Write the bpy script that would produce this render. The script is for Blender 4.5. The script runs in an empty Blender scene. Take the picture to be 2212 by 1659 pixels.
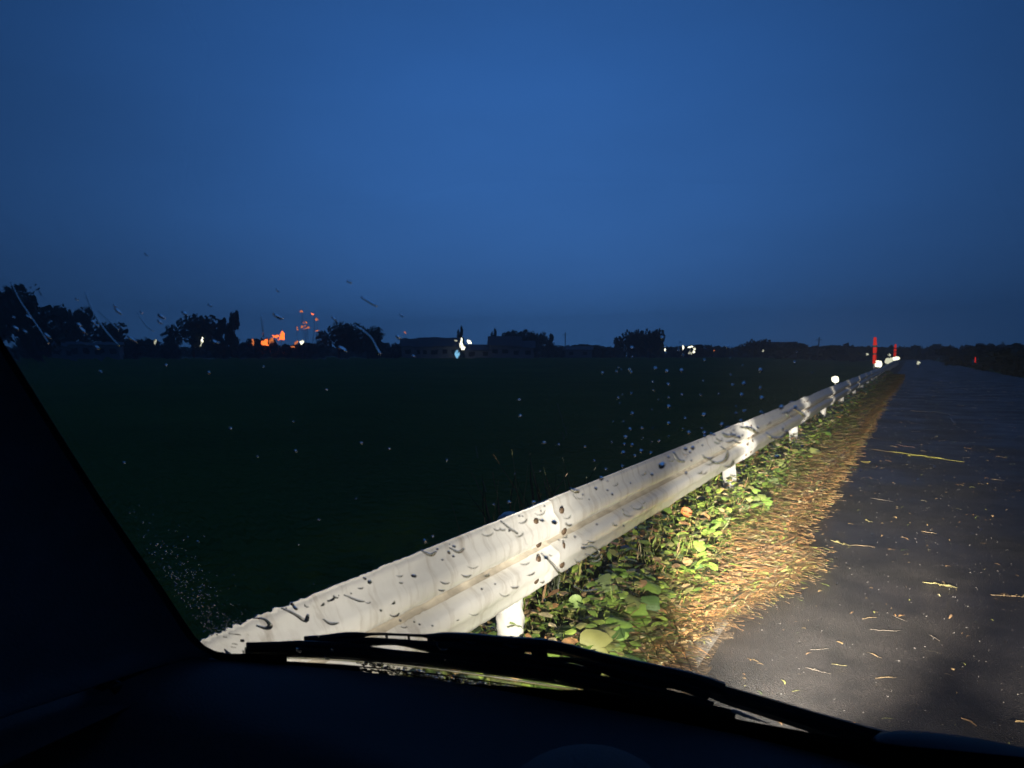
import bpy, bmesh, math, random
from mathutils import Vector, Matrix, Euler, noise
random.seed(7)
R = math.radians
scn = bpy.context.scene
COL = scn.collection

# ------------------------------------------------------------------ camera
CAM = Vector((0.0, 0.0, 1.385))
F = 1599.0                      # focal length in pixels of a 2212 wide picture
cam_d = bpy.data.cameras.new('camera'); cam = bpy.data.objects.new('camera', cam_d); COL.objects.link(cam)
cam_d.sensor_width = 36; cam_d.lens = F / 2212 * 36
cam_d.clip_start = 0.02; cam_d.clip_end = 6000
cam.location = CAM
CAM_ROT = Euler((R(90 - 2.2), 0, R(28.2)), 'XYZ')
cam.rotation_euler = CAM_ROT
scn.camera = cam
cam_d.dof.use_dof = True; cam_d.dof.focus_distance = 1.6; cam_d.dof.aperture_fstop = 13
MROT = CAM_ROT.to_matrix()

# ------------------------------------------------------------------ world: blue dusk under rain cloud
world = bpy.data.worlds.new('World'); scn.world = world; world.use_nodes = True
nt = world.node_tree; nt.nodes.clear()
def N(tree, typ, **kw):
    n = tree.nodes.new(typ)
    for k, v in kw.items():
        if k.startswith('i_'): n.inputs[int(k[2:])].default_value = v
        else: setattr(n, k, v)
    return n
def ray(px, py):
    v = Vector(((px - 1106) / F, -(py - 829.5) / F, -1)).normalized()
    return (MROT @ v).normalized()
GLOW = ray(1120, 420)
wo = N(nt, 'ShaderNodeOutputWorld'); tc = N(nt, 'ShaderNodeTexCoord')
sep = N(nt, 'ShaderNodeSeparateXYZ'); nt.links.new(tc.outputs['Generated'], sep.inputs[0])
ramp = N(nt, 'ShaderNodeValToRGB')
el = ramp.color_ramp.elements
el[0].position = 0.0; el[0].color = (0.044, 0.155, 0.42, 1)
el[1].position = 1.0; el[1].color = (0.018, 0.068, 0.230, 1)
e = el.new(0.10); e.color = (0.040, 0.142, 0.42, 1)
e = el.new(0.22); e.color = (0.036, 0.138, 0.43, 1)
e = el.new(0.36); e.color = (0.030, 0.124, 0.405, 1)
nt.links.new(sep.outputs[2], ramp.inputs[0])
dot = N(nt, 'ShaderNodeVectorMath', operation='DOT_PRODUCT'); dot.inputs[1].default_value = GLOW
nt.links.new(tc.outputs['Generated'], dot.inputs[0])
mx = N(nt, 'ShaderNodeMath', operation='MAXIMUM'); mx.inputs[1].default_value = 0; nt.links.new(dot.outputs['Value'], mx.inputs[0])
pw = N(nt, 'ShaderNodeMath', operation='POWER'); pw.inputs[1].default_value = 6.5; nt.links.new(mx.outputs[0], pw.inputs[0])
sc_ = N(nt, 'ShaderNodeMath', operation='MULTIPLY_ADD'); sc_.inputs[1].default_value = 0.80; sc_.inputs[2].default_value = 0.22
nt.links.new(pw.outputs[0], sc_.inputs[0])
nz = N(nt, 'ShaderNodeTexNoise'); nz.inputs['Scale'].default_value = 2.2; nz.inputs['Detail'].default_value = 3
mp = N(nt, 'ShaderNodeMapping'); mp.inputs['Scale'].default_value = (1, 1, 3.5)
nt.links.new(tc.outputs['Generated'], mp.inputs[0]); nt.links.new(mp.outputs[0], nz.inputs['Vector'])
nm = N(nt, 'ShaderNodeMath', operation='MULTIPLY_ADD'); nm.inputs[1].default_value = 0.30; nm.inputs[2].default_value = 0.84
nt.links.new(nz.outputs['Fac'], nm.inputs[0])
mm = N(nt, 'ShaderNodeMath', operation='MULTIPLY'); nt.links.new(sc_.outputs[0], mm.inputs[0]); nt.links.new(nm.outputs[0], mm.inputs[1])
vm = N(nt, 'ShaderNodeVectorMath', operation='SCALE'); nt.links.new(ramp.outputs[0], vm.inputs[0]); nt.links.new(mm.outputs[0], vm.inputs['Scale'])
bg = N(nt, 'ShaderNodeBackground'); bg.inputs[1].default_value = 1.06; nt.links.new(vm.outputs[0], bg.inputs[0])
sky = N(nt, 'ShaderNodeTexSky', sky_type='NISHITA', sun_disc=False, sun_elevation=R(-4.5), sun_rotation=R(-20))
bg2 = N(nt, 'ShaderNodeBackground'); bg2.inputs[1].default_value = 0.02; nt.links.new(sky.outputs[0], bg2.inputs[0])
ad = N(nt, 'ShaderNodeAddShader'); nt.links.new(bg.outputs[0], ad.inputs[0]); nt.links.new(bg2.outputs[0], ad.inputs[1])
nt.links.new(ad.outputs[0], wo.inputs[0])

scn.view_settings.view_transform = 'Standard'; scn.view_settings.look = 'None'
scn.view_settings.exposure = 0.0; scn.view_settings.gamma = 1.0
scn.view_settings.use_curve_mapping = False
scn.cycles.max_bounces = 12; scn.cycles.transmission_bounces = 10; scn.cycles.transparent_max_bounces = 12
scn.cycles.diffuse_bounces = 3; scn.cycles.glossy_bounces = 3
scn.cycles.caustics_reflective = False; scn.cycles.caustics_refractive = True
scn.cycles.sample_clamp_indirect = 4.0; scn.cycles.sample_clamp_direct = 0
scn.cycles.use_denoising = True
scn.cycles.filter_width = 1.5

# ------------------------------------------------------------------ helpers
def link(o, parent=None):
    COL.objects.link(o)
    if parent is not None: o.parent = parent
    return o
def tag(o, label=None, cat=None, group=None, kind=None):
    if label: o['label'] = label
    if cat: o['category'] = cat
    if group: o['group'] = group
    if kind: o['kind'] = kind
    return o
def empty(name, loc=(0, 0, 0), rz=0):
    o = bpy.data.objects.new(name, None); o.location = loc; o.rotation_euler = (0, 0, rz); o.empty_display_size = .1
    return link(o)
def obj(name, bm, mats, parent=None, smooth=False):
    me = bpy.data.meshes.new(name); bm.normal_update(); bm.to_mesh(me); bm.free()
    if not isinstance(mats, (list, tuple)): mats = [mats]
    for m in mats: me.materials.append(m)
    if smooth:
        for p in me.polygons: p.use_smooth = True
    return link(bpy.data.objects.new(name, me), parent)
def pyobj(name, vs, fs, mats, parent=None, smooth=False, idx=None):
    me = bpy.data.meshes.new(name); me.from_pydata([tuple(v) for v in vs], [], fs)
    if not isinstance(mats, (list, tuple)): mats = [mats]
    for m in mats: me.materials.append(m)
    if idx: me.polygons.foreach_set('material_index', idx)
    if smooth: me.polygons.foreach_set('use_smooth', [True] * len(fs))
    me.update()
    return link(bpy.data.objects.new(name, me), parent)
def inst(src, name, parent=None, loc=(0, 0, 0), rot=(0, 0, 0), scale=(1, 1, 1)):
    o = bpy.data.objects.new(name, src.data if hasattr(src, 'data') else src)
    o.location = loc; o.rotation_euler = rot; o.scale = scale
    return link(o, parent)
def box(bm, c, s, rz=0.0, bevel=0.0):
    g = bmesh.ops.create_cube(bm, size=1)
    vs = g['verts']
    bmesh.ops.scale(bm, vec=s, verts=vs)
    if rz: bmesh.ops.rotate(bm, cent=(0, 0, 0), matrix=Matrix.Rotation(rz, 3, 'Z'), verts=vs)
    bmesh.ops.translate(bm, vec=c, verts=vs)
    if bevel:
        ed = list({e for v in vs for e in v.link_edges})
        bmesh.ops.bevel(bm, geom=ed, offset=bevel, segments=2, affect='EDGES')
def cyl(bm, p0, p1, r0, r1=None, n=12, cap=True):
    r1 = r0 if r1 is None else r1
    p0, p1 = Vector(p0), Vector(p1); d = p1 - p0
    q = d.to_track_quat('Z', 'Y').to_matrix().to_4x4()
    bmesh.ops.create_cone(bm, cap_ends=cap, segments=n, radius1=r0, radius2=r1, depth=d.length,
                          matrix=Matrix.Translation((p0 + p1) / 2) @ q)
def new_bm(): return bmesh.new()

def ground(px, py, z=0.0):
    d = ray(px, py); t = (z - CAM.z) / d.z
    return CAM + d * t
def far(px, D, z=0.0):
    """point at horizontal distance D (metres) in the direction of picture column px"""
    d = ray(px, 768); h = Vector((d.x, d.y, 0)).normalized()
    return Vector((h.x * D, h.y * D, z))
def hz(py, D, px=1106):
    """height above the road that shows at row py at distance D"""
    d = ray(px, py); return CAM.z + d.z / math.hypot(d.x, d.y) * D

# the curved windscreen: y = GY0 - c (x - xc)^2 - rake (z - z0)
XC = 0.35
def gy(x, z): return 0.62 - 0.21 * (x - XC) ** 2 - 0.60 * (z - 1.12)
def gn(x):
    return Vector((0.42 * (x - XC), 1.0, 0.60)).normalized()
def glass(px, py, off=0.0):
    d = ray(px, py); t0, t1 = 0.05, 3.0
    f = lambda t: (CAM.y + d.y * t) - gy(CAM.x + d.x * t, CAM.z + d.z * t)
    # off moves the surface outward along its normal before intersecting
    def g(t):
        p = CAM + d * t; return p.y - (gy(p.x, p.z) + off * 1.2)
    for _ in range(50):
        m = (t0 + t1) / 2
        if g(m) > 0: t1 = m
        else: t0 = m
    return CAM + d * ((t0 + t1) / 2)
def gframe(p):
    n = gn(p.x); u = Vector((1, 0, 0)); u = (u - n * u.dot(n)).normalized(); v = n.cross(u).normalized()
    if v.z < 0: v = -v
    return u, v, n
def gscale(p):   # metres per 2212-picture pixel at p
    return (p - CAM).dot(MROT @ Vector((0, 0, -1))) / F

# ------------------------------------------------------------------ materials
def mat(name, col, rough=0.5, metal=0.0, coat=0.0, vary=0.0, scale=8.0, bump=0.0, bscale=40.0, spec=0.5, emit=None, estr=0.0, rnd=None, coords='Object'):
    m = bpy.data.materials.new(name); m.use_nodes = True; t = m.node_tree; b = t.nodes['Principled BSDF']
    b.inputs['Base Color'].default_value = (*col, 1); b.inputs['Roughness'].default_value = rough
    b.inputs['Metallic'].default_value = metal; b.inputs['Coat Weight'].default_value = coat
    b.inputs['Coat Roughness'].default_value = 0.08; b.inputs['Specular IOR Level'].default_value = spec
    if emit:
        b.inputs['Emission Color'].default_value = (*emit, 1); b.inputs['Emission Strength'].default_value = estr
    src = None
    if rnd:
        oi = N(t, 'ShaderNodeObjectInfo'); r = N(t, 'ShaderNodeValToRGB')
        while len(r.color_ramp.elements) < len(rnd): r.color_ramp.elements.new(.5)
        for i, c in enumerate(rnd):
            r.color_ramp.elements[i].position = i / (len(rnd) - 1); r.color_ramp.elements[i].color = (*c, 1)
        t.links.new(oi.outputs['Random'], r.inputs[0]); src = r.outputs[0]
    if vary or bump:
        tx = N(t, 'ShaderNodeTexCoord')
    if vary:
        nn = N(t, 'ShaderNodeTexNoise'); nn.inputs['Scale'].default_value = scale; nn.inputs['Detail'].default_value = 6; nn.inputs['Roughness'].default_value = .65
        t.links.new(tx.outputs[coords], nn.inputs['Vector'])
        ma = N(t, 'ShaderNodeMapRange'); ma.inputs[1].default_value = .3; ma.inputs[2].default_value = .7
        ma.inputs[3].default_value = 1 - vary; ma.inputs[4].default_value = 1 + vary
        t.links.new(nn.outputs['Fac'], ma.inputs[0])
        sc = N(t, 'ShaderNodeVectorMath', operation='SCALE')
        if src: t.links.new(src, sc.inputs[0])
        else: sc.inputs[0].default_value = col
        t.links.new(ma.outputs[0], sc.inputs['Scale']); src = sc.outputs[0]
    if src: t.links.new(src, b.inputs['Base Color'])
    if bump:
        n2 = N(t, 'ShaderNodeTexNoise'); n2.inputs['Scale'].default_value = bscale; n2.inputs['Detail'].default_value = 4
        t.links.new(tx.outputs[coords], n2.inputs['Vector'])
        bp = N(t, 'ShaderNodeBump'); bp.inputs['Strength'].default_value = bump; bp.inputs['Distance'].default_value = 0.02
        t.links.new(n2.outputs['Fac'], bp.inputs['Height']); t.links.new(bp.outputs[0], b.inputs['Normal'])
    return m
def emission(name, col, s):
    m = bpy.data.materials.new(name); m.use_nodes = True; t = m.node_tree; t.nodes.clear()
    e_ = N(t, 'ShaderNodeEmission'); e_.inputs[0].default_value = (*col, 1); e_.inputs[1].default_value = s
    o_ = N(t, 'ShaderNodeOutputMaterial'); t.links.new(e_.outputs[0], o_.inputs[0]); return m

M = {}
M['rail'] = mat('white_painted_steel', (0.66, 0.65, 0.63), 0.36, metal=0.28, coat=0.2, vary=0.07, scale=5, bump=0.12, bscale=14)
M['post'] = mat('white_post_paint', (0.80, 0.78, 0.74), 0.4, vary=0.08, scale=12, bump=0.1, bscale=20)
M['rail_shade_grime'] = mat('rail_valley_shade_grime', (0.38, 0.34, 0.28), 0.6, vary=0.4, scale=9)  # valley shade put into the colour, together with brownish grime
M['bolt'] = mat('rusty_bolt', (0.10, 0.065, 0.04), 0.55, vary=0.4, scale=60)
M['rail_dirt'] = mat('dull_galvanised', (0.42, 0.41, 0.39), 0.45)
M['soil'] = mat('verge_soil', (0.060, 0.038, 0.020), 0.8, vary=0.5, scale=14, bump=0.8, bscale=40)
M['gravel_concrete'] = mat('worn_concrete', (0.20, 0.18, 0.16), 0.6, vary=0.3, scale=10, bump=0.6, bscale=60)
M['cabin'] = mat('cabin_plastic', (0.42, 0.43, 0.46), 0.6, vary=0.1, scale=30, bump=0.15, bscale=400)
M['cabin_dash'] = mat('dashboard_plastic', (0.16, 0.16, 0.165), 0.7, bump=0.2, bscale=500)
M['cabin_dark'] = mat('black_cabin_plastic', (0.012, 0.012, 0.015), 0.6)
M['rubber'] = mat('black_rubber', (0.012, 0.012, 0.012), 0.55)
M['wiper'] = mat('black_wiper_paint', (0.012, 0.012, 0.014), 0.35, bump=0.1, bscale=300)
M['frit'] = mat('black_glass_border', (0.004, 0.004, 0.005), 0.5)
M['carpaint'] = mat('car_paint', (0.35, 0.36, 0.38), 0.3, coat=0.6)
M['trim'] = mat('pale_glass_edge_trim', (0.75, 0.75, 0.74), 0.4)
M['etch'] = mat('etched_glass_marking', (0.20, 0.19, 0.16), 0.6)
M['trunk'] = mat('bark', (0.05, 0.035, 0.025), 0.8)
M['crown'] = mat('dark_foliage', (0.042, 0.068, 0.035), 0.7, rnd=[(0.05, 0.07, 0.045), (0.035, 0.06, 0.03), (0.06, 0.08, 0.05)])
M['far_wall'] = mat('pale_house_wall', (0.24, 0.25, 0.29), 0.8, vary=0.15, scale=1.0)
M['far_roof'] = mat('blue_grey_roof', (0.13, 0.14, 0.17), 0.6, vary=0.2, scale=1.0)
M['far_glass'] = mat('dark_window', (0.02, 0.02, 0.025), 0.2)
M['pole_metal'] = mat('grey_pole', (0.15, 0.15, 0.15), 0.5)
M['lens_off'] = mat('dark_lens', (0.03, 0.03, 0.03), 0.2)
M['orange_glow'] = emission('orange_glow_light', (1.0, 0.17, 0.03), 2.6)
M['amber_glow'] = emission('amber_glow_light', (1.0, 0.26, 0.07), 0.9)
M['white_lamp'] = emission('white_lamp_light', (1.0, 0.95, 0.72), 3.2)
M['cream_glow'] = emission('cream_glow_light', (0.75, 0.74, 0.55), 1.0)
M['cyan_lamp'] = emission('blue_white_lamp_light', (0.25, 0.62, 0.95), 1.2)
M['headlight_return'] = emission('delineator_return_glow', (1.0, 0.95, 0.72), 2.2)  # glow painted in for returned headlight; the delineators hold no lamp
M['red_marker'] = mat('red_marker_return_glow', (0.7, 0.02, 0.015), 0.4, emit=(1.0, 0.035, 0.02), estr=0.45)  # emission paints in the headlight that the red poles send back
M['tail'] = emission('red_tail_light', (1.0, 0.03, 0.02), 0.7)
M['marker_grey'] = mat('marker_band', (0.3, 0.3, 0.3), 0.5)

def leafmat(name, cols, rough=0.45, trans=0.25, coat=0.3):
    m = mat(name, cols[0], rough, coat=coat, rnd=cols, vary=0.25, scale=40, bump=0.25, bscale=60)
    return m
M['leaf'] = leafmat('green_creeper_leaf', [(0.10, 0.19, 0.03), (0.15, 0.26, 0.04), (0.21, 0.31, 0.06), (0.11, 0.21, 0.035), (0.24, 0.23, 0.08), (0.06, 0.12, 0.03), (0.22, 0.27, 0.12)])
M['leaf_stem'] = mat('creeper_stem', (0.16, 0.14, 0.05), 0.6)
strawcols = {'tan': (0.50, 0.34, 0.16), 'orange': (0.56, 0.30, 0.12), 'brown': (0.26, 0.16, 0.08), 'olive': (0.26, 0.26, 0.08),
             'pale': (0.52, 0.44, 0.25), 'grass': (0.17, 0.26, 0.045), 'lime': (0.30, 0.40, 0.07), 'dark': (0.03, 0.04, 0.015)}
for k, c in strawcols.items(): M['s_' + k] = mat('plant_' + k, c, 0.5, vary=0.45, scale=25, coat=0.15)

def add_streaks(m, amt):
    t = m.node_tree; b = t.nodes['Principled BSDF']; l = b.inputs['Base Color'].links[0].from_socket
    tx = N(t, 'ShaderNodeTexCoord'); mp_ = N(t, 'ShaderNodeMapping'); mp_.inputs['Scale'].default_value = (1, 9, 1.3); t.links.new(tx.outputs['Object'], mp_.inputs[0])
    n = N(t, 'ShaderNodeTexNoise'); n.inputs['Scale'].default_value = 2.2; n.inputs['Detail'].default_value = 8; n.inputs['Roughness'].default_value = .7; t.links.new(mp_.outputs[0], n.inputs['Vector'])
    r = N(t, 'ShaderNodeMapRange'); r.inputs[1].default_value = .5; r.inputs[2].default_value = .75; r.inputs[3].default_value = 0; r.inputs[4].default_value = amt; t.links.new(n.outputs['Fac'], r.inputs[0])
    x = N(t, 'ShaderNodeMix', data_type='RGBA'); t.links.new(r.outputs[0], x.inputs['Factor']); t.links.new(l, x.inputs['A']); x.inputs['B'].default_value = (.26, .21, .15, 1)
    t.links.new(x.outputs['Result'], b.inputs['Base Color'])
add_streaks(M['rail'], .7); add_streaks(M['post'], .6)
# asphalt : wet, dark, aggregate
def asphalt():
    m = bpy.data.materials.new('wet_asphalt'); m.use_nodes = True; t = m.node_tree; b = t.nodes['Principled BSDF']
    tx = N(t, 'ShaderNodeTexCoord')
    n1 = N(t, 'ShaderNodeTexNoise'); n1.inputs['Scale'].default_value = 90; n1.inputs['Detail'].default_value = 7; n1.inputs['Roughness'].default_value = .85
    n2 = N(t, 'ShaderNodeTexNoise'); n2.inputs['Scale'].default_value = 0.9; n2.inputs['Detail'].default_value = 5
    v = N(t, 'ShaderNodeTexVoronoi'); v.inputs['Scale'].default_value = 150
    for n in (n1, n2, v): t.links.new(tx.outputs['Object'], n.inputs['Vector'])
    cr = N(t, 'ShaderNodeValToRGB'); el = cr.color_ramp.elements
    el[0].position = .36; el[0].color = (0.010, 0.009, 0.009, 1); el[1].position = .74; el[1].color = (0.34, 0.30, 0.28, 1)
    e = el.new(.60); e.color = (0.030, 0.025, 0.0235, 1)
    t.links.new(n1.outputs['Fac'], cr.inputs[0])
    n4 = N(t, 'ShaderNodeTexNoise'); n4.inputs['Scale'].default_value = 3.2; n4.inputs['Detail'].default_value = 7; n4.inputs['Roughness'].default_value = .7; t.links.new(tx.outputs['Object'], n4.inputs['Vector'])
    m4 = N(t, 'ShaderNodeMapRange'); m4.inputs[1].default_value = .35; m4.inputs[2].default_value = .68; m4.inputs[3].default_value = .55; m4.inputs[4].default_value = 1.7; t.links.new(n4.outputs['Fac'], m4.inputs[0])
    s4 = N(t, 'ShaderNodeVectorMath', operation='SCALE'); t.links.new(cr.outputs[0], s4.inputs[0]); t.links.new(m4.outputs[0], s4.inputs['Scale']); t.links.new(s4.outputs[0], b.inputs['Base Color'])
    rr = N(t, 'ShaderNodeMapRange'); rr.inputs[1].default_value = .35; rr.inputs[2].default_value = .65; rr.inputs[3].default_value = .42; rr.inputs[4].default_value = .66
    t.links.new(n2.outputs['Fac'], rr.inputs[0]); t.links.new(rr.outputs[0], b.inputs['Roughness'])
    ms = N(t, 'ShaderNodeMapRange'); ms.inputs[1].default_value = .35; ms.inputs[2].default_value = .65; ms.inputs[3].default_value = .5; ms.inputs[4].default_value = 1.0
    t.links.new(n2.outputs['Fac'], ms.inputs[0])
    bp = N(t, 'ShaderNodeBump'); bp.inputs['Distance'].default_value = 0.0035
    t.links.new(ms.outputs[0], bp.inputs['Strength']); t.links.new(v.outputs['Distance'], bp.inputs['Height']); t.links.new(bp.outputs[0], b.inputs['Normal'])
    b.inputs['Specular IOR Level'].default_value = 0.38
    return m
M['asphalt'] = asphalt()
def field_mat():
    m = bpy.data.materials.new('field_green'); m.use_nodes = True; t = m.node_tree; b = t.nodes['Principled BSDF']
    tx = N(t, 'ShaderNodeTexCoord')
    n1 = N(t, 'ShaderNodeTexNoise'); n1.inputs['Scale'].default_value = 0.09; n1.inputs['Detail'].default_value = 9; n1.inputs['Roughness'].default_value = .72
    t.links.new(tx.outputs['Object'], n1.inputs['Vector'])
    cr = N(t, 'ShaderNodeValToRGB'); el = cr.color_ramp.elements
    el[0].position = .34; el[0].color = (0.075, 0.16, 0.022, 1); el[1].position = .75; el[1].color = (0.14, 0.25, 0.045, 1)
    t.links.new(n1.outputs['Fac'], cr.inputs[0]); t.links.new(cr.outputs[0], b.inputs['Base Color'])
    n2 = N(t, 'ShaderNodeTexNoise'); n2.inputs['Scale'].default_value = 4; n2.inputs['Detail'].default_value = 8
    t.links.new(tx.outputs['Object'], n2.inputs['Vector'])
    bp = N(t, 'ShaderNodeBump'); bp.inputs['Strength'].default_value = 1; bp.inputs['Distance'].default_value = 0.4
    t.links.new(n2.outputs['Fac'], bp.inputs['Height']); t.links.new(bp.outputs[0], b.inputs['Normal'])
    b.inputs['Roughness'].default_value = .9; b.inputs['Specular IOR Level'].default_value = 0.05
    return m
M['field'] = field_mat()
def water_mat():
    m = bpy.data.materials.new('rain_water'); m.use_nodes = True; t = m.node_tree; b = t.nodes['Principled BSDF']
    b.inputs['Base Color'].default_value = (1, 1, 1, 1); b.inputs['Roughness'].default_value = 0.0
    b.inputs['IOR'].default_value = 1.30; b.inputs['Transmission Weight'].default_value = 1.0
    return m
M['water'] = water_mat()
def glass_mat(name, wavy):
    m = bpy.data.materials.new(name); m.use_nodes = True; t = m.node_tree; t.nodes.clear()
    o_ = N(t, 'ShaderNodeOutputMaterial'); g = N(t, 'ShaderNodeBsdfGlass'); g.inputs['IOR'].default_value = 1.45
    g.inputs['Color'].default_value = (.98, .99, .98, 1); g.inputs['Roughness'].default_value = 0
    if wavy:
        tx = N(t, 'ShaderNodeTexCoord'); mp_ = N(t, 'ShaderNodeMapping'); mp_.inputs['Scale'].default_value = (70, 30, 22); mp_.inputs['Rotation'].default_value = (0, R(22), 0)
        t.links.new(tx.outputs['Object'], mp_.inputs[0])
        n1 = N(t, 'ShaderNodeTexNoise'); n1.inputs['Scale'].default_value = 1; n1.inputs['Detail'].default_value = 2
        t.links.new(mp_.outputs[0], n1.inputs['Vector'])
        # patches of running water: stronger to the left
        n3 = N(t, 'ShaderNodeTexNoise'); n3.inputs['Scale'].default_value = 14; n3.inputs['Detail'].default_value = 2
        t.links.new(tx.outputs['Object'], n3.inputs['Vector'])
        sx = N(t, 'ShaderNodeSeparateXYZ'); t.links.new(tx.outputs['Object'], sx.inputs[0])
        mr = N(t, 'ShaderNodeMapRange'); mr.inputs[1].default_value = -0.18; mr.inputs[2].default_value = -0.52; mr.inputs[3].default_value = 0.10; mr.inputs[4].default_value = 0.34
        t.links.new(sx.outputs[0], mr.inputs[0])
        pr = N(t, 'ShaderNodeMapRange'); pr.inputs[1].default_value = .42; pr.inputs[2].default_value = .6; pr.inputs[3].default_value = .12; pr.inputs[4].default_value = 1
        t.links.new(n3.outputs['Fac'], pr.inputs[0])
        mu = N(t, 'ShaderNodeMath', operation='MULTIPLY'); t.links.new(mr.outputs[0], mu.inputs[0]); t.links.new(pr.outputs[0], mu.inputs[1])
        bp = N(t, 'ShaderNodeBump'); bp.inputs['Distance'].default_value = 0.0006
        t.links.new(mu.outputs[0], bp.inputs['Strength']); t.links.new(n1.outputs['Fac'], bp.inputs['Height']); t.links.new(bp.outputs[0], g.inputs['Normal'])
    t.links.new(g.outputs[0], o_.inputs[0]); return m
M['glass_in'] = glass_mat('windscreen_glass', False); M['glass_out'] = glass_mat('wet_windscreen_glass', True)

# ------------------------------------------------------------------ ground, field, road
def terrain(x, y):
    P_ = [(-12, -0.95), (-4.2, -0.9), (-2.1, -0.12), (-1.75, -0.03), (-0.7, -0.03), (6.2, -0.03), (7.2, -0.35), (12, -0.5)]
    if x <= P_[0][0]: z = P_[0][1]
    elif x >= P_[-1][0]: z = P_[-1][1]
    else:
        for (xa, za), (xb, zb) in zip(P_, P_[1:]):
            if xa <= x <= xb: z = za + (zb - za) * (x - xa) / (xb - xa); break
    d = math.hypot(x, y); t = min(1, max(0, (d - 80) / 95)); t = t * t * (3 - 2 * t)
    k = min(1, max(0, (abs(x - 2.7) - 12) / 30))
    return z + (GZ - z) * t * k
GZ = 0.72
xs = [-3000, -1200, -600] + list(range(-320, -12, 10)) + [-12, -4.2, -2.1, -1.75, -.7, 6.2, 7.2, 12, 20, 30, 45, 80, 150, 300, 800, 3000]
ys = [-60, -5, 5] + list(range(15, 330, 10)) + [400, 600, 1200, 4500]
nx = len(xs); vs = [(x, y, terrain(x, y)) for y in ys for x in xs]
fs = [(j * nx + i, j * nx + i + 1, (j + 1) * nx + i + 1, (j + 1) * nx + i) for j in range(len(ys) - 1) for i in range(nx - 1)]
g = pyobj('field', vs, fs, M['field'], smooth=True); tag(g, 'dark green flat field stretching to the tree line behind the guardrail', kind='structure')

def strip(name, x0, x1, y0, y1, nx, ny, z, m, amp=0.0, edge=0.0):
    vs, fs = [], []
    for j in range(ny + 1):
        t = j / ny; y = y0 + (y1 - y0) * t ** 1.6
        for i in range(nx + 1):
            x = x0 + (x1 - x0) * i / nx
            if i == 0 and edge: x += edge * (noise.noise(Vector((y * 1.3, 3, 0))) + .5 * noise.noise(Vector((y * 5, 3, 0))))
            fade = min(1, i / 2, (nx - i) / 2) if nx > 2 else 1
            vs.append((x, y, z + amp * fade * noise.noise(Vector((x * 4, y * 4, 0)))))
    for j in range(ny):
        for i in range(nx):
            a = j * (nx + 1) + i; fs.append((a, a + 1, a + nx + 2, a + nx + 1))
    return pyobj(name, vs, fs, m, smooth=amp > 0)
r_ = strip('road', -0.78, 6.1, -8, 420, 6, 300, 0.0, M['asphalt'], edge=0.04)
tag(r_, 'wet dark asphalt road running away beside the guardrail', kind='structure')
v_ = strip('verge', -1.85, -0.70, -3, 300, 14, 500, -0.005, M['soil'], amp=0.05)
tag(v_, 'narrow soil verge under the guardrail', kind='structure')
# worn concrete edge showing between the dead leaves and the asphalt close to the car
c_ = strip('concrete_edge', -1.05, -0.80, 0.8, 3.9, 4, 60, 0.006, M['gravel_concrete'], amp=0.006, edge=0.06)
tag(c_, 'worn pale concrete road edge in front of the wiper', kind='structure')

# distant wet farm road
fr = new_bm(); a, b_ = far(-150, 205), far(780, 212)
d_ = (b_ - a).normalized(); nn_ = Vector((-d_.y, d_.x, 0)) * 14
for p in (a - nn_, b_ - nn_, b_ + nn_, a + nn_): fr.verts.new((p.x, p.y, GZ + .03))
fr.verts.ensure_lookup_table(); fr.faces.new(fr.verts)
fo = obj('flooded_paddy', fr, mat('wet_farm_road', (0.2, 0.2, 0.2), 0.12)); tag(fo, 'thin pale strip of flooded paddy at the far left edge of the field', kind='structure')

# ------------------------------------------------------------------ guardrail
RX = -1.34
rail = empty('guardrail', (RX, 2.72, 0)); tag(rail, 'long white steel guardrail with a valley along its middle, beside the road', 'guardrail')
# profile (z, d) d = towards road
P = [(0.425, -0.004), (0.430, 0.008), (0.445, 0.014), (0.475, 0.020), (0.500, 0.042), (0.518, 0.050), (0.545, 0.050), (0.562, 0.044), (0.584, 0.006), (0.592, -0.012), (0.602, -0.014), (0.612, 0.004), (0.638, 0.044), (0.655, 0.050), (0.682, 0.050), (0.700, 0.042), (0.725, 0.020), (0.755, 0.014), (0.770, 0.008), (0.775, -0.004)]
def beam_mesh(L, n):
    vs, fs = [], []
    k = len(P)
    for j in range(n + 1):
        y = L * j / n
        flare = 0.0
        for z, d in P: vs.append((d + flare, y, z))
    for j in range(n + 1):
        y = L * j / n
        for z, d in P: vs.append((d - 0.004, y, z - (0.0)))
    o = (n + 1) * k
    for j in range(n):
        for i in range(k - 1):
            a = j * k + i
            fs.append((a, a + k, a + k + 1, a + 1)); fs.append((o + a, o + a + 1, o + a + k + 1, o + a + k))
        for i in (0, k - 1):
            a = j * k + i; fs.append((a, o + a, o + a + k, a + k))
    for i in range(k - 1):
        for j in (0, n):
            a = j * k + i; fs.append((a, a + 1, o + a + 1, o + a))
    me = bpy.data.meshes.new('rail_panel'); me.from_pydata(vs, [], fs); me.materials.append(M['rail']); me.materials.append(M['rail_shade_grime'])
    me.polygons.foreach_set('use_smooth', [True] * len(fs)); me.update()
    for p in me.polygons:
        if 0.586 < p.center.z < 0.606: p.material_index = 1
    return me
beam = beam_mesh(4.53, 8)
NP = 30
pb = new_bm(); cyl(pb, (0, 0, -0.3), (0, 0, 0.70), 0.057, n=20); cyl(pb, (0, 0, 0.70), (0, 0, 0.725), 0.057, 0.035, n=20)
bm = new_bm(); box(bm, (0, 0, 0.6), (0.07, 0.09, 0.20), bevel=0.006)
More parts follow.
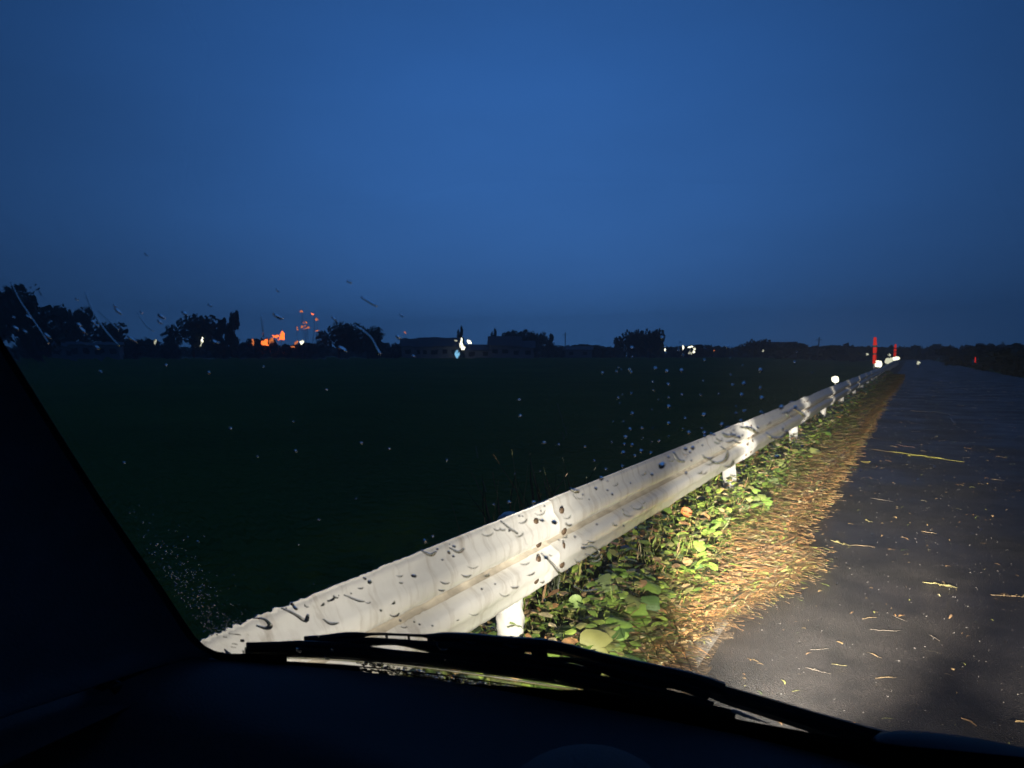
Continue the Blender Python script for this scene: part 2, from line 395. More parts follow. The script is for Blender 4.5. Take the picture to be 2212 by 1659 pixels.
for k in range(-1, NP):
    y = 4.33 * k
    s = bpy.data.objects.new('rail_panel', beam); s.location = (0.008 * (k % 2), y - 0.1 - (2 if False else 0), 0); s.rotation_euler = (0, 0, 0); link(s, rail)
    if k == -1:
        post = obj('post', pb, M['post'], rail, smooth=True); blk = obj('bracket', bm, M['post'], rail)
        pm, bmesh_ = post.data, blk.data
        post.location = (-0.125, y, 0); blk.location = (-0.04, y, 0)
    else:
        o = bpy.data.objects.new('post', pm); o.location = (-0.125, y, 0); link(o, rail)
        o = bpy.data.objects.new('bracket', bmesh_); o.location = (-0.04, y, 0); link(o, rail)
for p in post.data.polygons: p.use_smooth = abs(p.normal.z) < .9
# bolts at the splices
bb = new_bm()
g_ = bmesh.ops.create_uvsphere(bb, u_segments=12, v_segments=6, radius=1)
bmesh.ops.scale(bb, vec=(0.008, 0.019, 0.015), verts=g_['verts'])
bolt0 = None
for k in range(0, 8):
    for dy in (-0.075, 0.175):
        for z, dd in ((0.482, 0.024), (0.568, 0.036), (0.632, 0.036), (0.718, 0.024)):
            loc = (dd + 0.009, 4.33 * k + dy, z)
            if bolt0 is None: bolt0 = obj('bolt', bb, M['bolt'], rail, smooth=True); bolt0.location = loc
            else: inst(bolt0, 'bolt', rail, loc)
# reflectors standing on the rail (delineators), headlight return painted as glow
def delineator(y, r, zc, lab, m='headlight_return', xoff=0.0):
    e = empty('delineator', (RX - 0.02 + xoff, y, 0.775)); tag(e, lab, 'reflector', 'round delineators along the guardrail top')
    b = new_bm(); cyl(b, (0, 0, 0), (0, 0, zc - 0.775 - r * .6), 0.012, n=8); obj('stalk', b, M['post'], e)
    b = new_bm(); cyl(b, (0, 0.012, zc - .775), (0, -0.006, zc - .775), r * .9, n=24); obj('housing', b, M['post'], e)
    b = new_bm()
    g_ = bmesh.ops.create_uvsphere(b, u_segments=20, v_segments=10, radius=r); 
    for v in g_['verts']: v.co *= 1 + .35 * noise.noise(v.co * (1.5 / r) + Vector((y, 0, 0)))
    bmesh.ops.scale(b, vec=(1, .18, 1), verts=g_['verts']); bmesh.ops.translate(b, vec=(0, -0.010, zc - .775), verts=g_['verts'])
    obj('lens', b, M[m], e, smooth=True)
delineator(16.9, 0.075, 0.885, 'large round white delineator glowing with painted headlight return, nearest one on top of the guardrail')
delineator(41, 0.17, 0.98, 'broad white delineator glowing with painted headlight return right below the tall red marker pole')
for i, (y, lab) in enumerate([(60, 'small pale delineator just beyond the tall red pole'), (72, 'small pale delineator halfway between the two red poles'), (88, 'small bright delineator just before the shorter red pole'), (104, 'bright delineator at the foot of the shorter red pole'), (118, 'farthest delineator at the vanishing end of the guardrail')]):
    delineator(y, 0.20, 1.0, lab, 'headlight_return' if i > 1 else 'cream_glow')  # both glows stand in for returned headlight, the cream one dimmer

def marker_pole(px, y0, D, r, top, lab):
    x = RX - 0.12
    e = empty('marker_pole', (x, D, 0)); tag(e, lab, 'marker pole', 'red marker poles at the far end of the guardrail')
    b = new_bm(); cyl(b, (0, 0, 0), (0, 0, y0), 0.04, n=10); obj('base_tube', b, M['post'], e)
    zs = [y0 + (top - y0) * t for t in (0, .34, .40, .62, .70, 1)]
    for i in range(5):
        b = new_bm(); cyl(b, (0, 0, zs[i]), (0, 0, zs[i + 1]), r * (1 if i % 2 == 0 else .8), r * (1 if i < 4 else .7), n=14)
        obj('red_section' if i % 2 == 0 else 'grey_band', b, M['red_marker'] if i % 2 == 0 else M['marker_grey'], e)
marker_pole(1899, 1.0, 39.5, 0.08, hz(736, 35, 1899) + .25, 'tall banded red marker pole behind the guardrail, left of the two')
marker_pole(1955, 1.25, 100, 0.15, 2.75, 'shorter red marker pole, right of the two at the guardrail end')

# ------------------------------------------------------------------ the car (camera sits inside)
car = empty('car', (XC, 0, 0)); tag(car, 'dark car interior seen from the passenger seat, with windscreen, wiper and dashboard', 'car')
def cobj(name, b, m, smooth=False, parent=None):
    o = obj(name, b, m, None, smooth)
    o.parent = parent or car
    if parent is None: o.matrix_parent_inverse = Matrix.Translation((-XC, 0, 0))
    return o
def cpy(name, vs, fs, m, smooth=False, parent=None, idx=None):
    o = pyobj(name, vs, fs, m, None, smooth, idx); o.parent = parent or car
    if parent is None: o.matrix_parent_inverse = Matrix.Translation((-XC, 0, 0))
    return o
# windscreen slab
nxg, nzg = 60, 40; X0, X1, Z0, Z1 = -0.72, 1.42, 1.00, 1.80
vs, fs, mi = [], [], []
for layer in (0, 1):
    for j in range(nzg + 1):
        z = Z0 + (Z1 - Z0) * j / nzg
        for i in range(nxg + 1):
            x = X0 + (X1 - X0) * i / nxg; n = gn(x) * (0.005 * layer)
            vs.append((x + n.x, gy(x, z) + n.y, z + n.z))
o = (nxg + 1) * (nzg + 1)
for j in range(nzg):
    for i in range(nxg):
        a = j * (nxg + 1) + i
        fs.append((a, a + 1, a + nxg + 2, a + nxg + 1)); mi.append(0)
        fs.append((o + a, o + a + nxg + 1, o + a + nxg + 2, o + a + 1)); mi.append(1)
for i in range(nxg):
    fs.append((i, o + i, o + i + 1, i + 1)); mi.append(0); a = nzg * (nxg + 1) + i; fs.append((a, a + 1, o + a + 1, o + a)); mi.append(0)
for j in range(nzg):
    a = j * (nxg + 1); fs.append((a, a + nxg + 1, o + a + nxg + 1, o + a)); mi.append(0); a += nxg; fs.append((a, o + a, o + a + nxg + 1, a + nxg + 1)); mi.append(0)
ws = cpy('windscreen', vs, fs, [M['glass_in'], M['glass_out']], smooth=True, idx=mi)
OUT = 0.0052   # outer face of the glass

# outline of the visible glass, picture columns/rows of its inner edge
edgeL = [(-330, 60), (-160, 390), (0, 728), (70, 840), (146, 962), (220, 1078), (290, 1180), (357, 1278), (397, 1340), (422, 1376), (444, 1396)]
edgeB = [(444, 1396), (464, 1406), (488, 1412), (523, 1412), (620, 1416), (726, 1423), (924, 1442), (1207, 1487), (1400, 1522), (1600, 1562), (1800, 1604), (2000, 1648), (2300, 1715), (2700, 1800)]
edgeB_in = [(432, 1402), (455, 1416), (488, 1424), (523, 1430), (620, 1436), (726, 1445), (924, 1466), (1207, 1514), (1400, 1546), (1600, 1582), (1800, 1632), (2000, 1682), (2300, 1750), (2700, 1830)]
def shift(pts, dx, dy): return [(x + dx, y + dy) for x, y in pts]
def loft(name, rows, m, smooth=True, thick=0.0, parent=None):
    n = len(rows[0]); vs = [p for r in rows for p in r]
    fs = [(j * n + i, j * n + i + 1, (j + 1) * n + i + 1, (j + 1) * n + i) for j in range(len(rows) - 1) for i in range(n - 1)]
    return cpy(name, vs, fs, m, smooth, parent)
def g_in(pts, off=-0.002): return [glass(x, y, off) for x, y in pts]
# black ceramic border: left side and the band along the bottom (bottom band starts below the strip of clear glass over the cowl)
inL = g_in(edgeL)
outL = []
for (x, y) in edgeL: outL.append(glass(x - 17, y + 7, -0.002))
loft('frit_border', [inL, outL], M['frit'], parent=ws)
eb = edgeB_in[2:]; inB = g_in([(x, y + (6 if x > 560 else 0)) for x, y in eb]); outB = g_in([(x + max(0, 40 - i * 15), y + 14 + min(31, i * 12)) for i, (x, y) in enumerate(eb)])
# rounded lower corner band
cornL = edgeB[:5]; cb0 = g_in(cornL, -0.0022); cb1 = g_in([(427, 1403), (452, 1420), (488, 1430), (523, 1434), (620, 1440)], -0.0022)
loft('frit_border', [cb0, cb1], M['frit'], parent=ws)
loft('frit_border', [inB, outB], M['frit'], parent=ws)

# pillar trim: from the glass edge back towards the passenger, left of the picture
rows = []
pe = [glass(x - 15, y + 6, -0.004) for x, y in edgeL] + [glass(x - 4, y + 10, -0.004) for x, y in edgeB[1:2]] + [glass(455, 1422, -0.004)]
for k, (dx, dy) in enumerate([(0, 0), (-0.012, -0.01), (-0.028, -0.05), (-0.045, -0.14), (-0.055, -0.30), (-0.06, -0.9)]):
    rows.append([Vector((p.x + dx, p.y + dy, p.z)) for p in pe])
loft('pillar_trim', rows, M['cabin'])
# dashboard: from the lower glass border back under the camera
dpts = [(432, 1418), (455, 1424), (488, 1427), (560, 1432), (640, 1438), (726, 1445), (924, 1466), (1060, 1488), (1207, 1514), (1400, 1548), (1600, 1588), (1800, 1636), (2000, 1684), (2300, 1752), (2700, 1832)]
base = [glass(x, y, -0.006) for x, y in dpts]
# subdivide base
bs = []
for i in range(len(base) - 1):
    for t in (0, .25, .5, .75): bs.append(base[i].lerp(base[i + 1], t))
bs.append(base[-1])
rows = []
for j in range(44):
    t = j / 43; back = 0.62 * t
    row = []
    for p in bs:
        x = p.x * (1 - 0.0 * t)
        z = p.z - 0.02 * t
        # raised front lip, then a step down, then a gentle swell
        s = back - (0.105 + 0.06 * math.exp(-((x + 0.15) / 0.25) ** 2))
        z += 0.004 * math.sin(min(back / .1, 1) * math.pi)
        z -= 0.028 / (1 + math.exp(-s / 0.006))
        w = 1 / (1 + math.exp(-(x + 0.06) / 0.03))
        ridge = math.exp(-((back - 0.155) / 0.028) ** 2)
        z += w * 0.022 * ridge
        row.append(Vector((x - 0.10 * t * (1 if p.x < -.3 else 0), p.y - back, z)))
    rows.append(row)
loft('dashboard', rows, M['cabin_dash'])
# side extension of the dashboard top into the door corner, with two demister slots
q = [glass(455, 1422, -0.005), glass(432, 1418, -0.005)]
ex = []
for j in range(10):
    back = 0.62 * j / 9
    ex.append([Vector((q[0].x + 0.01, q[0].y - back, q[0].z - 0.004 - 0.01 * j / 9)), Vector((q[0].x - 0.12, q[0].y - back, q[0].z - 0.006 - 0.01 * j / 9)), Vector((-1.0, q[0].y - back, q[0].z - 0.03))])
loft('dashboard_corner', ex, M['cabin_dash'])
dashz = q[0].z
for k, (pts) in enumerate([[(178, 1470), (193, 1450), (268, 1478), (250, 1491)], [(240, 1455), (300, 1440), (335, 1448), (282, 1470)]]):
    b = new_bm(); top = [ground(x, y, dashz + 0.002) for x, y in pts]
    lo = [p - Vector((0, 0, .004)) for p in top]; vv = [b.verts.new(p) for p in top + lo]
    b.faces.new(vv[:4]); b.faces.new(vv[4:][::-1])
    for i in range(4): b.faces.new((vv[i], vv[(i + 1) % 4], vv[4 + (i + 1) % 4], vv[4 + i]))
    cobj('demister_vent', b, M['cabin_dark'])
# instrument binnacle hood whose top just enters the bottom edge
hb = new_bm(); c0 = ground(1262, 1700, 1.13)
g_ = bmesh.ops.create_uvsphere(hb, u_segments=32, v_segments=16, radius=1)
bmesh.ops.scale(hb, vec=(0.050, 0.06, 0.022), verts=g_['verts']); bmesh.ops.translate(hb, vec=(c0.x, c0.y, 1.118), verts=g_['verts'])
cobj('binnacle_hood', hb, M['cabin_dash'], True)

# pale trim line on the lower glass edge, seen under the wiper
def tube(pts, rads, n=8, flat=1.0, nrm=None):
    """closed tube along points, elliptical: flat scales the size along nrm"""
    b = new_bm(); rings = []
    for i, p in enumerate(pts):
        t = (pts[min(i + 1, len(pts) - 1)] - pts[max(i - 1, 0)]).normalized()
        nn = (nrm[i] if nrm else gn(p.x)); nn = (nn - t * nn.dot(t)).normalized(); s = t.cross(nn)
        rings.append([b.verts.new(p + s * (rads[i] * math.cos(2 * math.pi * k / n)) + nn * (rads[i] * flat * math.sin(2 * math.pi * k / n))) for k in range(n)])
    for i in range(len(rings) - 1):
        for k in range(n): b.faces.new((rings[i][k], rings[i][(k + 1) % n], rings[i + 1][(k + 1) % n], rings[i + 1][k]))
    b.faces.new(rings[0][::-1]); b.faces.new(rings[-1]); return b
def dens(pts, k=5):
    """Catmull-Rom through picture points"""
    out = []
    for i in range(len(pts) - 1):
        p0, p1, p2, p3 = pts[max(i - 1, 0)], pts[i], pts[i + 1], pts[min(i + 2, len(pts) - 1)]
        for j in range(k):
            t = j / k
            out.append(tuple(0.5 * ((2 * p1[c]) + (-p0[c] + p2[c]) * t + (2 * p0[c] - 5 * p1[c] + 4 * p2[c] - p3[c]) * t * t + (-p0[c] + 3 * p1[c] - 3 * p2[c] + p3[c]) * t ** 3) for c in range(len(p1))))
    out.append(tuple(pts[-1])); return out
tl = dens([(527, 1400, 1.2), (533, 1409, 2.2), (548, 1414, 2.6), (640, 1415, 2.6), (726, 1419, 2.6), (924, 1437, 2.7), (1207, 1479, 2.7), (1400, 1514, 2.2), (1507, 1535, 1.4)])
pp = [glass(x, y, OUT + 0.002) for x, y, w in tl]; rr_ = [w * gscale(p) for (x, y, w), p in zip(tl, pp)]
cobj('water_meniscus', tube(pp, rr_, 12, 1.0), M['water'], True, parent=ws)
for seg in ([(1580, 1528, 2), (1586, 1530, 5), (1612, 1540, 5), (1661, 1556, 1)], [(1893, 1607, 2), (1925, 1612, 3), (2060, 1635, 3.5), (2160, 1656, 2.5), (2240, 1672, 2)]):
    tl = dens(seg); pp = [glass(x, y, OUT + 0.004) for x, y, w in tl]
    cobj('edge_trim', tube(pp, [w * gscale(p) for (x, y, w), p in zip(tl, pp)], 8, 0.6), M['trim'], True, parent=ws)

# cowl panel in front of the glass foot
rows = []
cp = [(430, 1424), (500, 1422), (560, 1421), (726, 1427), (760, 1430), (790, 1433), (924, 1444), (1060, 1459), (1207, 1477), (1260, 1485), (1400, 1507), (1600, 1548), (1800, 1584), (1957, 1604), (2300, 1636), (2700, 1800)]
for dy, dz in ((0.007, 0.0), (0.010, -0.012), (0.03, -0.040), (0.12, -0.13), (0.20, -0.22), (0.22, -0.5), (0.21, -0.8)):
    rows.append([glass(x, y + (22 if 760 < x < 1000 else (14 if x < 1100 and x > 760 else (5 if x < 1250 and x > 760 else -3 if x >= 1250 and x < 1600 else 0))), 0) + Vector((0, dy, dz - 0.004)) for x, y in cp])
loft('cowl_panel', rows, M['rubber'])
# wet leaf crumbs caught at the foot of the glass, with bright gaps between them
rc = random.Random(21); dv, df = [], []
for i in range(1500):
    px = rc.uniform(765, 1262); yb = 1430 + (px - 760) * .1236
    py = yb + 4 + rc.uniform(0, 1) ** .8 * 23; p = glass(px, py, .004 + rc.uniform(0, .006)); u, v, n = gframe(p); s_ = gscale(p) * rc.uniform(1.5, 5.0)
    a_ = rc.gauss(-.15, .5); e1 = u * math.cos(a_) + v * math.sin(a_); e2 = (n.cross(e1)).normalized(); o0 = len(dv)
    for c1, c2 in ((-1.6, -.3), (-.4, -.8), (1.3, -.4), (1.6, .2), (.2, .7), (-1.2, .5)): dv.append(p + e1 * (c1 * s_) + e2 * (c2 * s_ * rc.uniform(.5, 1)) + n * (s_ * rc.uniform(-.2, .3)))
    df.append(tuple(range(o0, o0 + 6)))
M['crumb'] = mat('wet_dark_leaf_crumbs', (0.02, 0.016, 0.012), 0.3)
# thin black seal under the bright slit
sl = dens([(620, 1428, 1.5), (760, 1437, 2.2), (924, 1453, 2.2), (1060, 1471, 2.2), (1262, 1500, 2.0)]); pp = [glass(x, y - 3, .004) for x, y, w in sl]
cobj('lower_seal', tube(pp, [w * 1.3 * gscale(p) for (x, y, w), p in zip(sl, pp)], 8, .6), M['rubber'], True)
dbr = pyobj('leaf_crumbs', dv, df, M['crumb']); tag(dbr, 'dark wet leaf crumbs with glinting gaps along the foot of the windscreen', kind='stuff')
# low pivot cover at far right
hb = new_bm(); c0 = glass(2170, 1652, 0.02)
g_ = bmesh.ops.create_uvsphere(hb, u_segments=24, v_segments=12, radius=1)
bmesh.ops.scale(hb, vec=(0.09, 0.03, 0.013), verts=g_['verts']); bmesh.ops.translate(hb, vec=c0, verts=g_['verts'])
cobj('pivot_cover', hb, M['rubber'], True)

# wiper
wp = empty('wiper', (0, 0, 0)); wp.parent = car; wp.matrix_parent_inverse = Matrix.Translation((-XC, 0, 0))
def wpart(name, pts, off, flat=0.5, m='wiper', n=8, k=5):
    tl = dens(pts, k); pp = [glass(x, y, OUT + off) for x, y, w in tl]
    b = tube(pp, [w / .66 * gscale(p) for (x, y, w), p in zip(tl, pp)], n, flat)
    o = obj(name, b, M[m], None, False); o.parent = wp; return o
wpart('rubber_blade', [(533, 1400, 7), (560, 1402, 10), (726, 1408, 10), (924, 1424, 10), (1207, 1463, 11), (1450, 1510, 12), (1560, 1534, 13), (1588, 1540, 10)], 0.006, 0.35, 'rubber')
wpart('blade_spine', [(538, 1390, 7), (600, 1391, 9), (662, 1391, 11), (754, 1394, 9), (840, 1403, 6), (924, 1412, 7), (1060, 1426, 8), (1207, 1447, 9), (1400, 1484, 10), (1540, 1520, 10)], 0.013, 0.5)
wpart('bridge', [(662, 1376, 6), (700, 1376, 8), (754, 1371, 9), (800, 1365, 3), (840, 1365, 2.5), (890, 1367, 2.5), (924, 1369, 4), (960, 1374, 11), (1020, 1378, 13), (1083, 1384, 13), (1150, 1388, 13), (1207, 1392, 10), (1307, 1418, 10), (1480, 1457, 12), (1560, 1484, 14)], 0.022, 0.6)
wpart('yoke', [(700, 1384, 7), (754, 1384, 9), (800, 1381, 9), (860, 1382, 7), (930, 1392, 12), (1010, 1404, 20), (1090, 1414, 18), (1180, 1428, 11), (1240, 1438, 9), (1300, 1450, 8)], 0.017, 0.4)
wpart('yoke', [(1180, 1418, 5), (1240, 1421, 6), (1290, 1434, 9), (1340, 1448, 15), (1400, 1462, 14), (1470, 1476, 10), (1530, 1500, 9)], 0.017, 0.4)
for (x0, y0, x1, y1, w) in ((836, 1362, 838, 1376, 3), (884, 1364, 886, 1380, 3), (930, 1368, 934, 1400, 7), (1020, 1380, 1025, 1412, 24), (1110, 1388, 1115, 1424, 24), (1165, 1398, 1170, 1440, 18), (1330, 1430, 1335, 1462, 16), (1425, 1450, 1428, 1488, 14)):
    wpart('clip', [(x0, y0, w * .66), (x1, y1, w * .66)], 0.018, 0.3, n=4, k=1)
wpart('arm', [(1083, 1390, 5), (1207, 1402, 7), (1307, 1424, 7), (1480, 1463, 12), (1560, 1493, 18), (1661, 1524, 20), (1780, 1561, 22), (1957, 1612, 26), (2100, 1650, 28), (2300, 1695, 30), (2600, 1765, 36)], 0.035, 0.45)

# body shell around the cabin (roof, doors, rear), nose and headlights
def slab(name, c, s, m='cabin_dark', bev=0.01):
    b = new_bm(); box(b, c, s, bevel=bev); return cobj(name, b, M[m])
slab('roof', (XC, -0.85, 1.86), (1.62, 2.2, 0.05), 'cabin_dark')
slab('rear_panel', (XC, -1.93, 1.1), (1.6, 0.06, 1.5))
slab('door', (-0.78, -0.78, 1.1), (0.05, 2.26, 1.5)); slab('door', (1.42, -0.75, 1.1), (0.05, 2.3, 1.5))
slab('front_wing', (-0.80, 0.52, 0.74), (0.05, 0.34, 0.5)); slab('floor_pan', (XC, -0.6, 0.33), (1.5, 2.6, 0.05))
b = new_bm()
for i, (x, z) in enumerate(((-0.71, 1.0), (1.41, 1.0))):
    cyl(b, (x - .03 if i == 0 else x + .03, gy(x, 1.0), 1.0), (x - .03 if i == 0 else x + .03, gy(x, 1.84), 1.84), 0.05, n=10)
cobj('outer_pillar', b, M['carpaint'], True)
slab('header_rail', (XC, 0.16, 1.845), (1.9, 0.16, 0.06))
slab('nose_panel', (XC, 0.83, 0.66), (1.36, 0.08, 0.46), 'carpaint', 0.03)
slab('bumper', (XC, 0.90, 0.42), (1.44, 0.14, 0.22), 'carpaint', 0.04)
def wheel(x, y):
    b = new_bm(); cyl(b, (x - .08, y, .29), (x + .08, y, .29), 0.29, n=28); cobj('wheel', b, M['rubber'])
wheel(-0.30, 0.55); wheel(1.0, 0.55); wheel(-0.30, -1.5); wheel(1.0, -1.5)
HL = []
for x in (-0.22, 0.92):
    b = new_bm(); g_ = bmesh.ops.create_uvsphere(b, u_segments=20, v_segments=10, radius=1)
    bmesh.ops.scale(b, vec=(0.10, 0.03, 0.07), verts=g_['verts']); bmesh.ops.translate(b, vec=(x, 0.87, 0.70), verts=g_['verts'])
    h = cobj('headlight', b, M['lens_off'], True)
    for (nm, P_, ang, bl, az, elv, rad) in (('beam_spread', BEAMS[0][0], BEAMS[0][1], 1.0, 4, -6, .03), ('beam_mid', BEAMS[1][0], BEAMS[1][1], 1.0, 4, -5, .03), ('beam_low', BEAMS[2][0], BEAMS[2][1], 0.8, 3, -3.6, .03)) if False else ():
        pass
    HL.append(h)
WARM = (1.0, 0.91, 0.77)
def spot(x, P_, ang, bl, az, elv, name):
    l = bpy.data.lights.new(name, 'SPOT'); l.energy = P_; l.spot_size = R(ang); l.spot_blend = bl; l.shadow_soft_size = 0.035; l.color = WARM
    o = bpy.data.objects.new(name, l); o.location = (x, 0.93, 0.70); o.rotation_euler = (R(90 + elv), 0, R(az)); link(o)
    o.parent = car; o.matrix_parent_inverse = Matrix.Translation((-XC, 0, 0)); return o
for x in (-0.22, 0.92):
    left = x < 0
    spot(x, 115 if left else 55, 178, 1.0, 22 if left else 8, -8, 'spread_light')
    spot(x, 480 if left else 90, 72, 1.0, 14 if left else 4, -9, 'mid_light')
    spot(x, 8800 if left else 2600, 30, 0.9, 4 if left else 3, -6.5, 'low_beam')

# ------------------------------------------------------------------ raindrops on the outer face
drop_v, drop_f = [], []
def dome(px, py, rx, ry, ang=0.0, hr=0.45, store=None, nseg=12):
    """planoconvex water drop; rx, ry in picture pixels"""
    V_, F_ = (drop_v, drop_f) if store is None else store
    p = glass(px, py, OUT + 0.0003); u, v, n = gframe(p); s = gscale(p)
    ca, sa = math.cos(ang), math.sin(ang); a = u * ca + v * sa; b = -u * sa + v * ca
    rx *= s; ry *= s * 1.15; h = hr * min(rx, ry) * 1.0
    o = len(V_); rings = 4
    wob = [1 + random.uniform(-.12, .12) for _ in range(nseg)]
    for r in range(rings):
        th = (r / rings) * math.pi / 2; c, z = math.cos(th), math.sin(th)
        for k in range(nseg):
            f = 2 * math.pi * k / nseg
            V_.append(p + a * (rx * c * math.cos(f) * wob[k]) + b * (ry * c * math.sin(f) * wob[k]) + n * (h * z))
    V_.append(p + n * h); top = len(V_) - 1
    for r in range(rings - 1):
        for k in range(nseg):
            k2 = (k + 1) % nseg; F_.append((o + r * nseg + k, o + r * nseg + k2, o + (r + 1) * nseg + k2, o + (r + 1) * nseg + k))
    for k in range(nseg): F_.append((o + (rings - 1) * nseg + k, o + (rings - 1) * nseg + (k + 1) % nseg, top))
    F_.append(tuple(o + k for k in range(nseg))[::-1])
def ridge(pts, flat=0.5):
    """thin running water ridge through picture points (x, y, radius)"""
    tl = dens(pts, 4); pp = [glass(x, y, OUT + 0.0008) for x, y, w in tl]
    return tube(pp, [max(w, .25) * gscale(p) for (x, y, w), p in zip(tl, pp)], 8, flat)
def railtop(px): return 775 + (1962 - px) * 0.405
rnd = random.Random(3)
# beads along and around the rail
for i in range(100):
    px = rnd.uniform(600, 1720); t = railtop(px); k = rnd.random()
    py = t + (rnd.gauss(-8, 16) if k < .5 else rnd.uniform(0, (1962 - px) * 0.26 + 30))
    r = rnd.choice([2.0, 2.5, 2.5, 3, 3.5, 5, 6.5]) * (1 if k > .5 else .75); dome(px, py, r, r * rnd.uniform(.7, 1.5), rnd.uniform(-.6, .3), rnd.choice([.08, .10, .12, .16, .3]))
# bead trails left by the wiper over the field and the lower sky
for cx in (1345, 1362, 1410, 1437, 1462, 1520, 1566, 1607, 1640):
    x = cx
    y = rnd.uniform(690, 770)
    while y < min(railtop(cx) - 20, 975):
        y += rnd.uniform(14, 55); x += rnd.uniform(-7, 8); r = rnd.uniform(1.2, 4.6); dome(x, y, r, r, 0, rnd.uniform(.12, .3))
for i in range(30):
    dome(rnd.uniform(1300, 1760), rnd.uniform(740, 960), *(lambda r: (r, r))(rnd.uniform(1.2, 3)), 0, .5)
# scattered over field and left part
for i in range(30):
    px = rnd.uniform(240, 1300); py = rnd.uniform(780, 1180)
    if py < railtop(px) - 30: r = rnd.uniform(1.2, 3.2); dome(px, py, r * rnd.uniform(1, 1.8), r, rnd.uniform(-.5, .2), .5)
# fine mist in the corner beside the pillar
for i in range(520):
    t = rnd.random() ** .5; bx = 250 + 200 * t; by = 1110 + 290 * t
    px = bx + abs(rnd.gauss(0, 50)) + 14; py = by - abs(rnd.gauss(0, 22))
    r = rnd.uniform(.6, 1.7)
    if py < railtop(px) - 12: dome(px, py, r * rnd.uniform(1, 2.0), r, rnd.uniform(.4, 1.2), .5, nseg=8)
# upper left smears of drops
for i in range(30):
    px = rnd.uniform(30, 900); py = rnd.gauss(700, 45)
    r = rnd.uniform(2, 4.5); dome(px, py, r * rnd.uniform(1.5, 3), r, rnd.uniform(-1.2, -.7), .35)
# road side
for i in range(60):
    px = rnd.uniform(1700, 2200); py = rnd.uniform(900, 1560); r = rnd.uniform(1.0, 2.2); dome(px, py, r, r, 0, .5)
# glitter band of drops at the glass foot below the pale trim
for i in range(300):
    t = rnd.random(); px = 780 + 480 * t + rnd.uniform(-10, 10); y0 = 1437 + (px - 924) * 0.165 if px < 1300 else 1500
    py = y0 + 9 + rnd.uniform(0, 26) * min(1, .25 + t)
    r = rnd.uniform(1.5, 4.0); dome(px, py, r * rnd.uniform(1, 2.2), r, rnd.uniform(-.4, .2), rnd.uniform(.5, 1.0))
def arc_into(px, py, r, a0, a1, w):
    pts = [(px + r * math.cos(a0 + (a1 - a0) * t / 3) * 1.25, py + r * math.sin(a0 + (a1 - a0) * t / 3), w * (.35, 1, 1, .3)[t]) for t in range(4)]
    b = ridge(pts, rnd.uniform(.14, .3)); o = len(drop_v); b.verts.index_update()
    for v in b.verts: drop_v.append(v.co.copy())
    for f in b.faces: drop_f.append(tuple(o + v.index for v in f.verts))
    b.free()
for i in range(75):
    px = rnd.uniform(640, 1760); t = railtop(px); k = rnd.random()
    py = t + (rnd.uniform(-4, 8) if k < .4 else rnd.uniform(0, (1962 - px) * 0.25 + 10)); a0 = rnd.uniform(-.3, 1.2)
    arc_into(px, py, rnd.uniform(4, 13), a0, a0 + rnd.uniform(1.3, 2.6), rnd.uniform(1.4, 3.2))
dr = pyobj('raindrops', drop_v, drop_f, M['water'], smooth=True)
tag(dr, 'countless small raindrops and bead trails over the outside of the windscreen', kind='stuff')
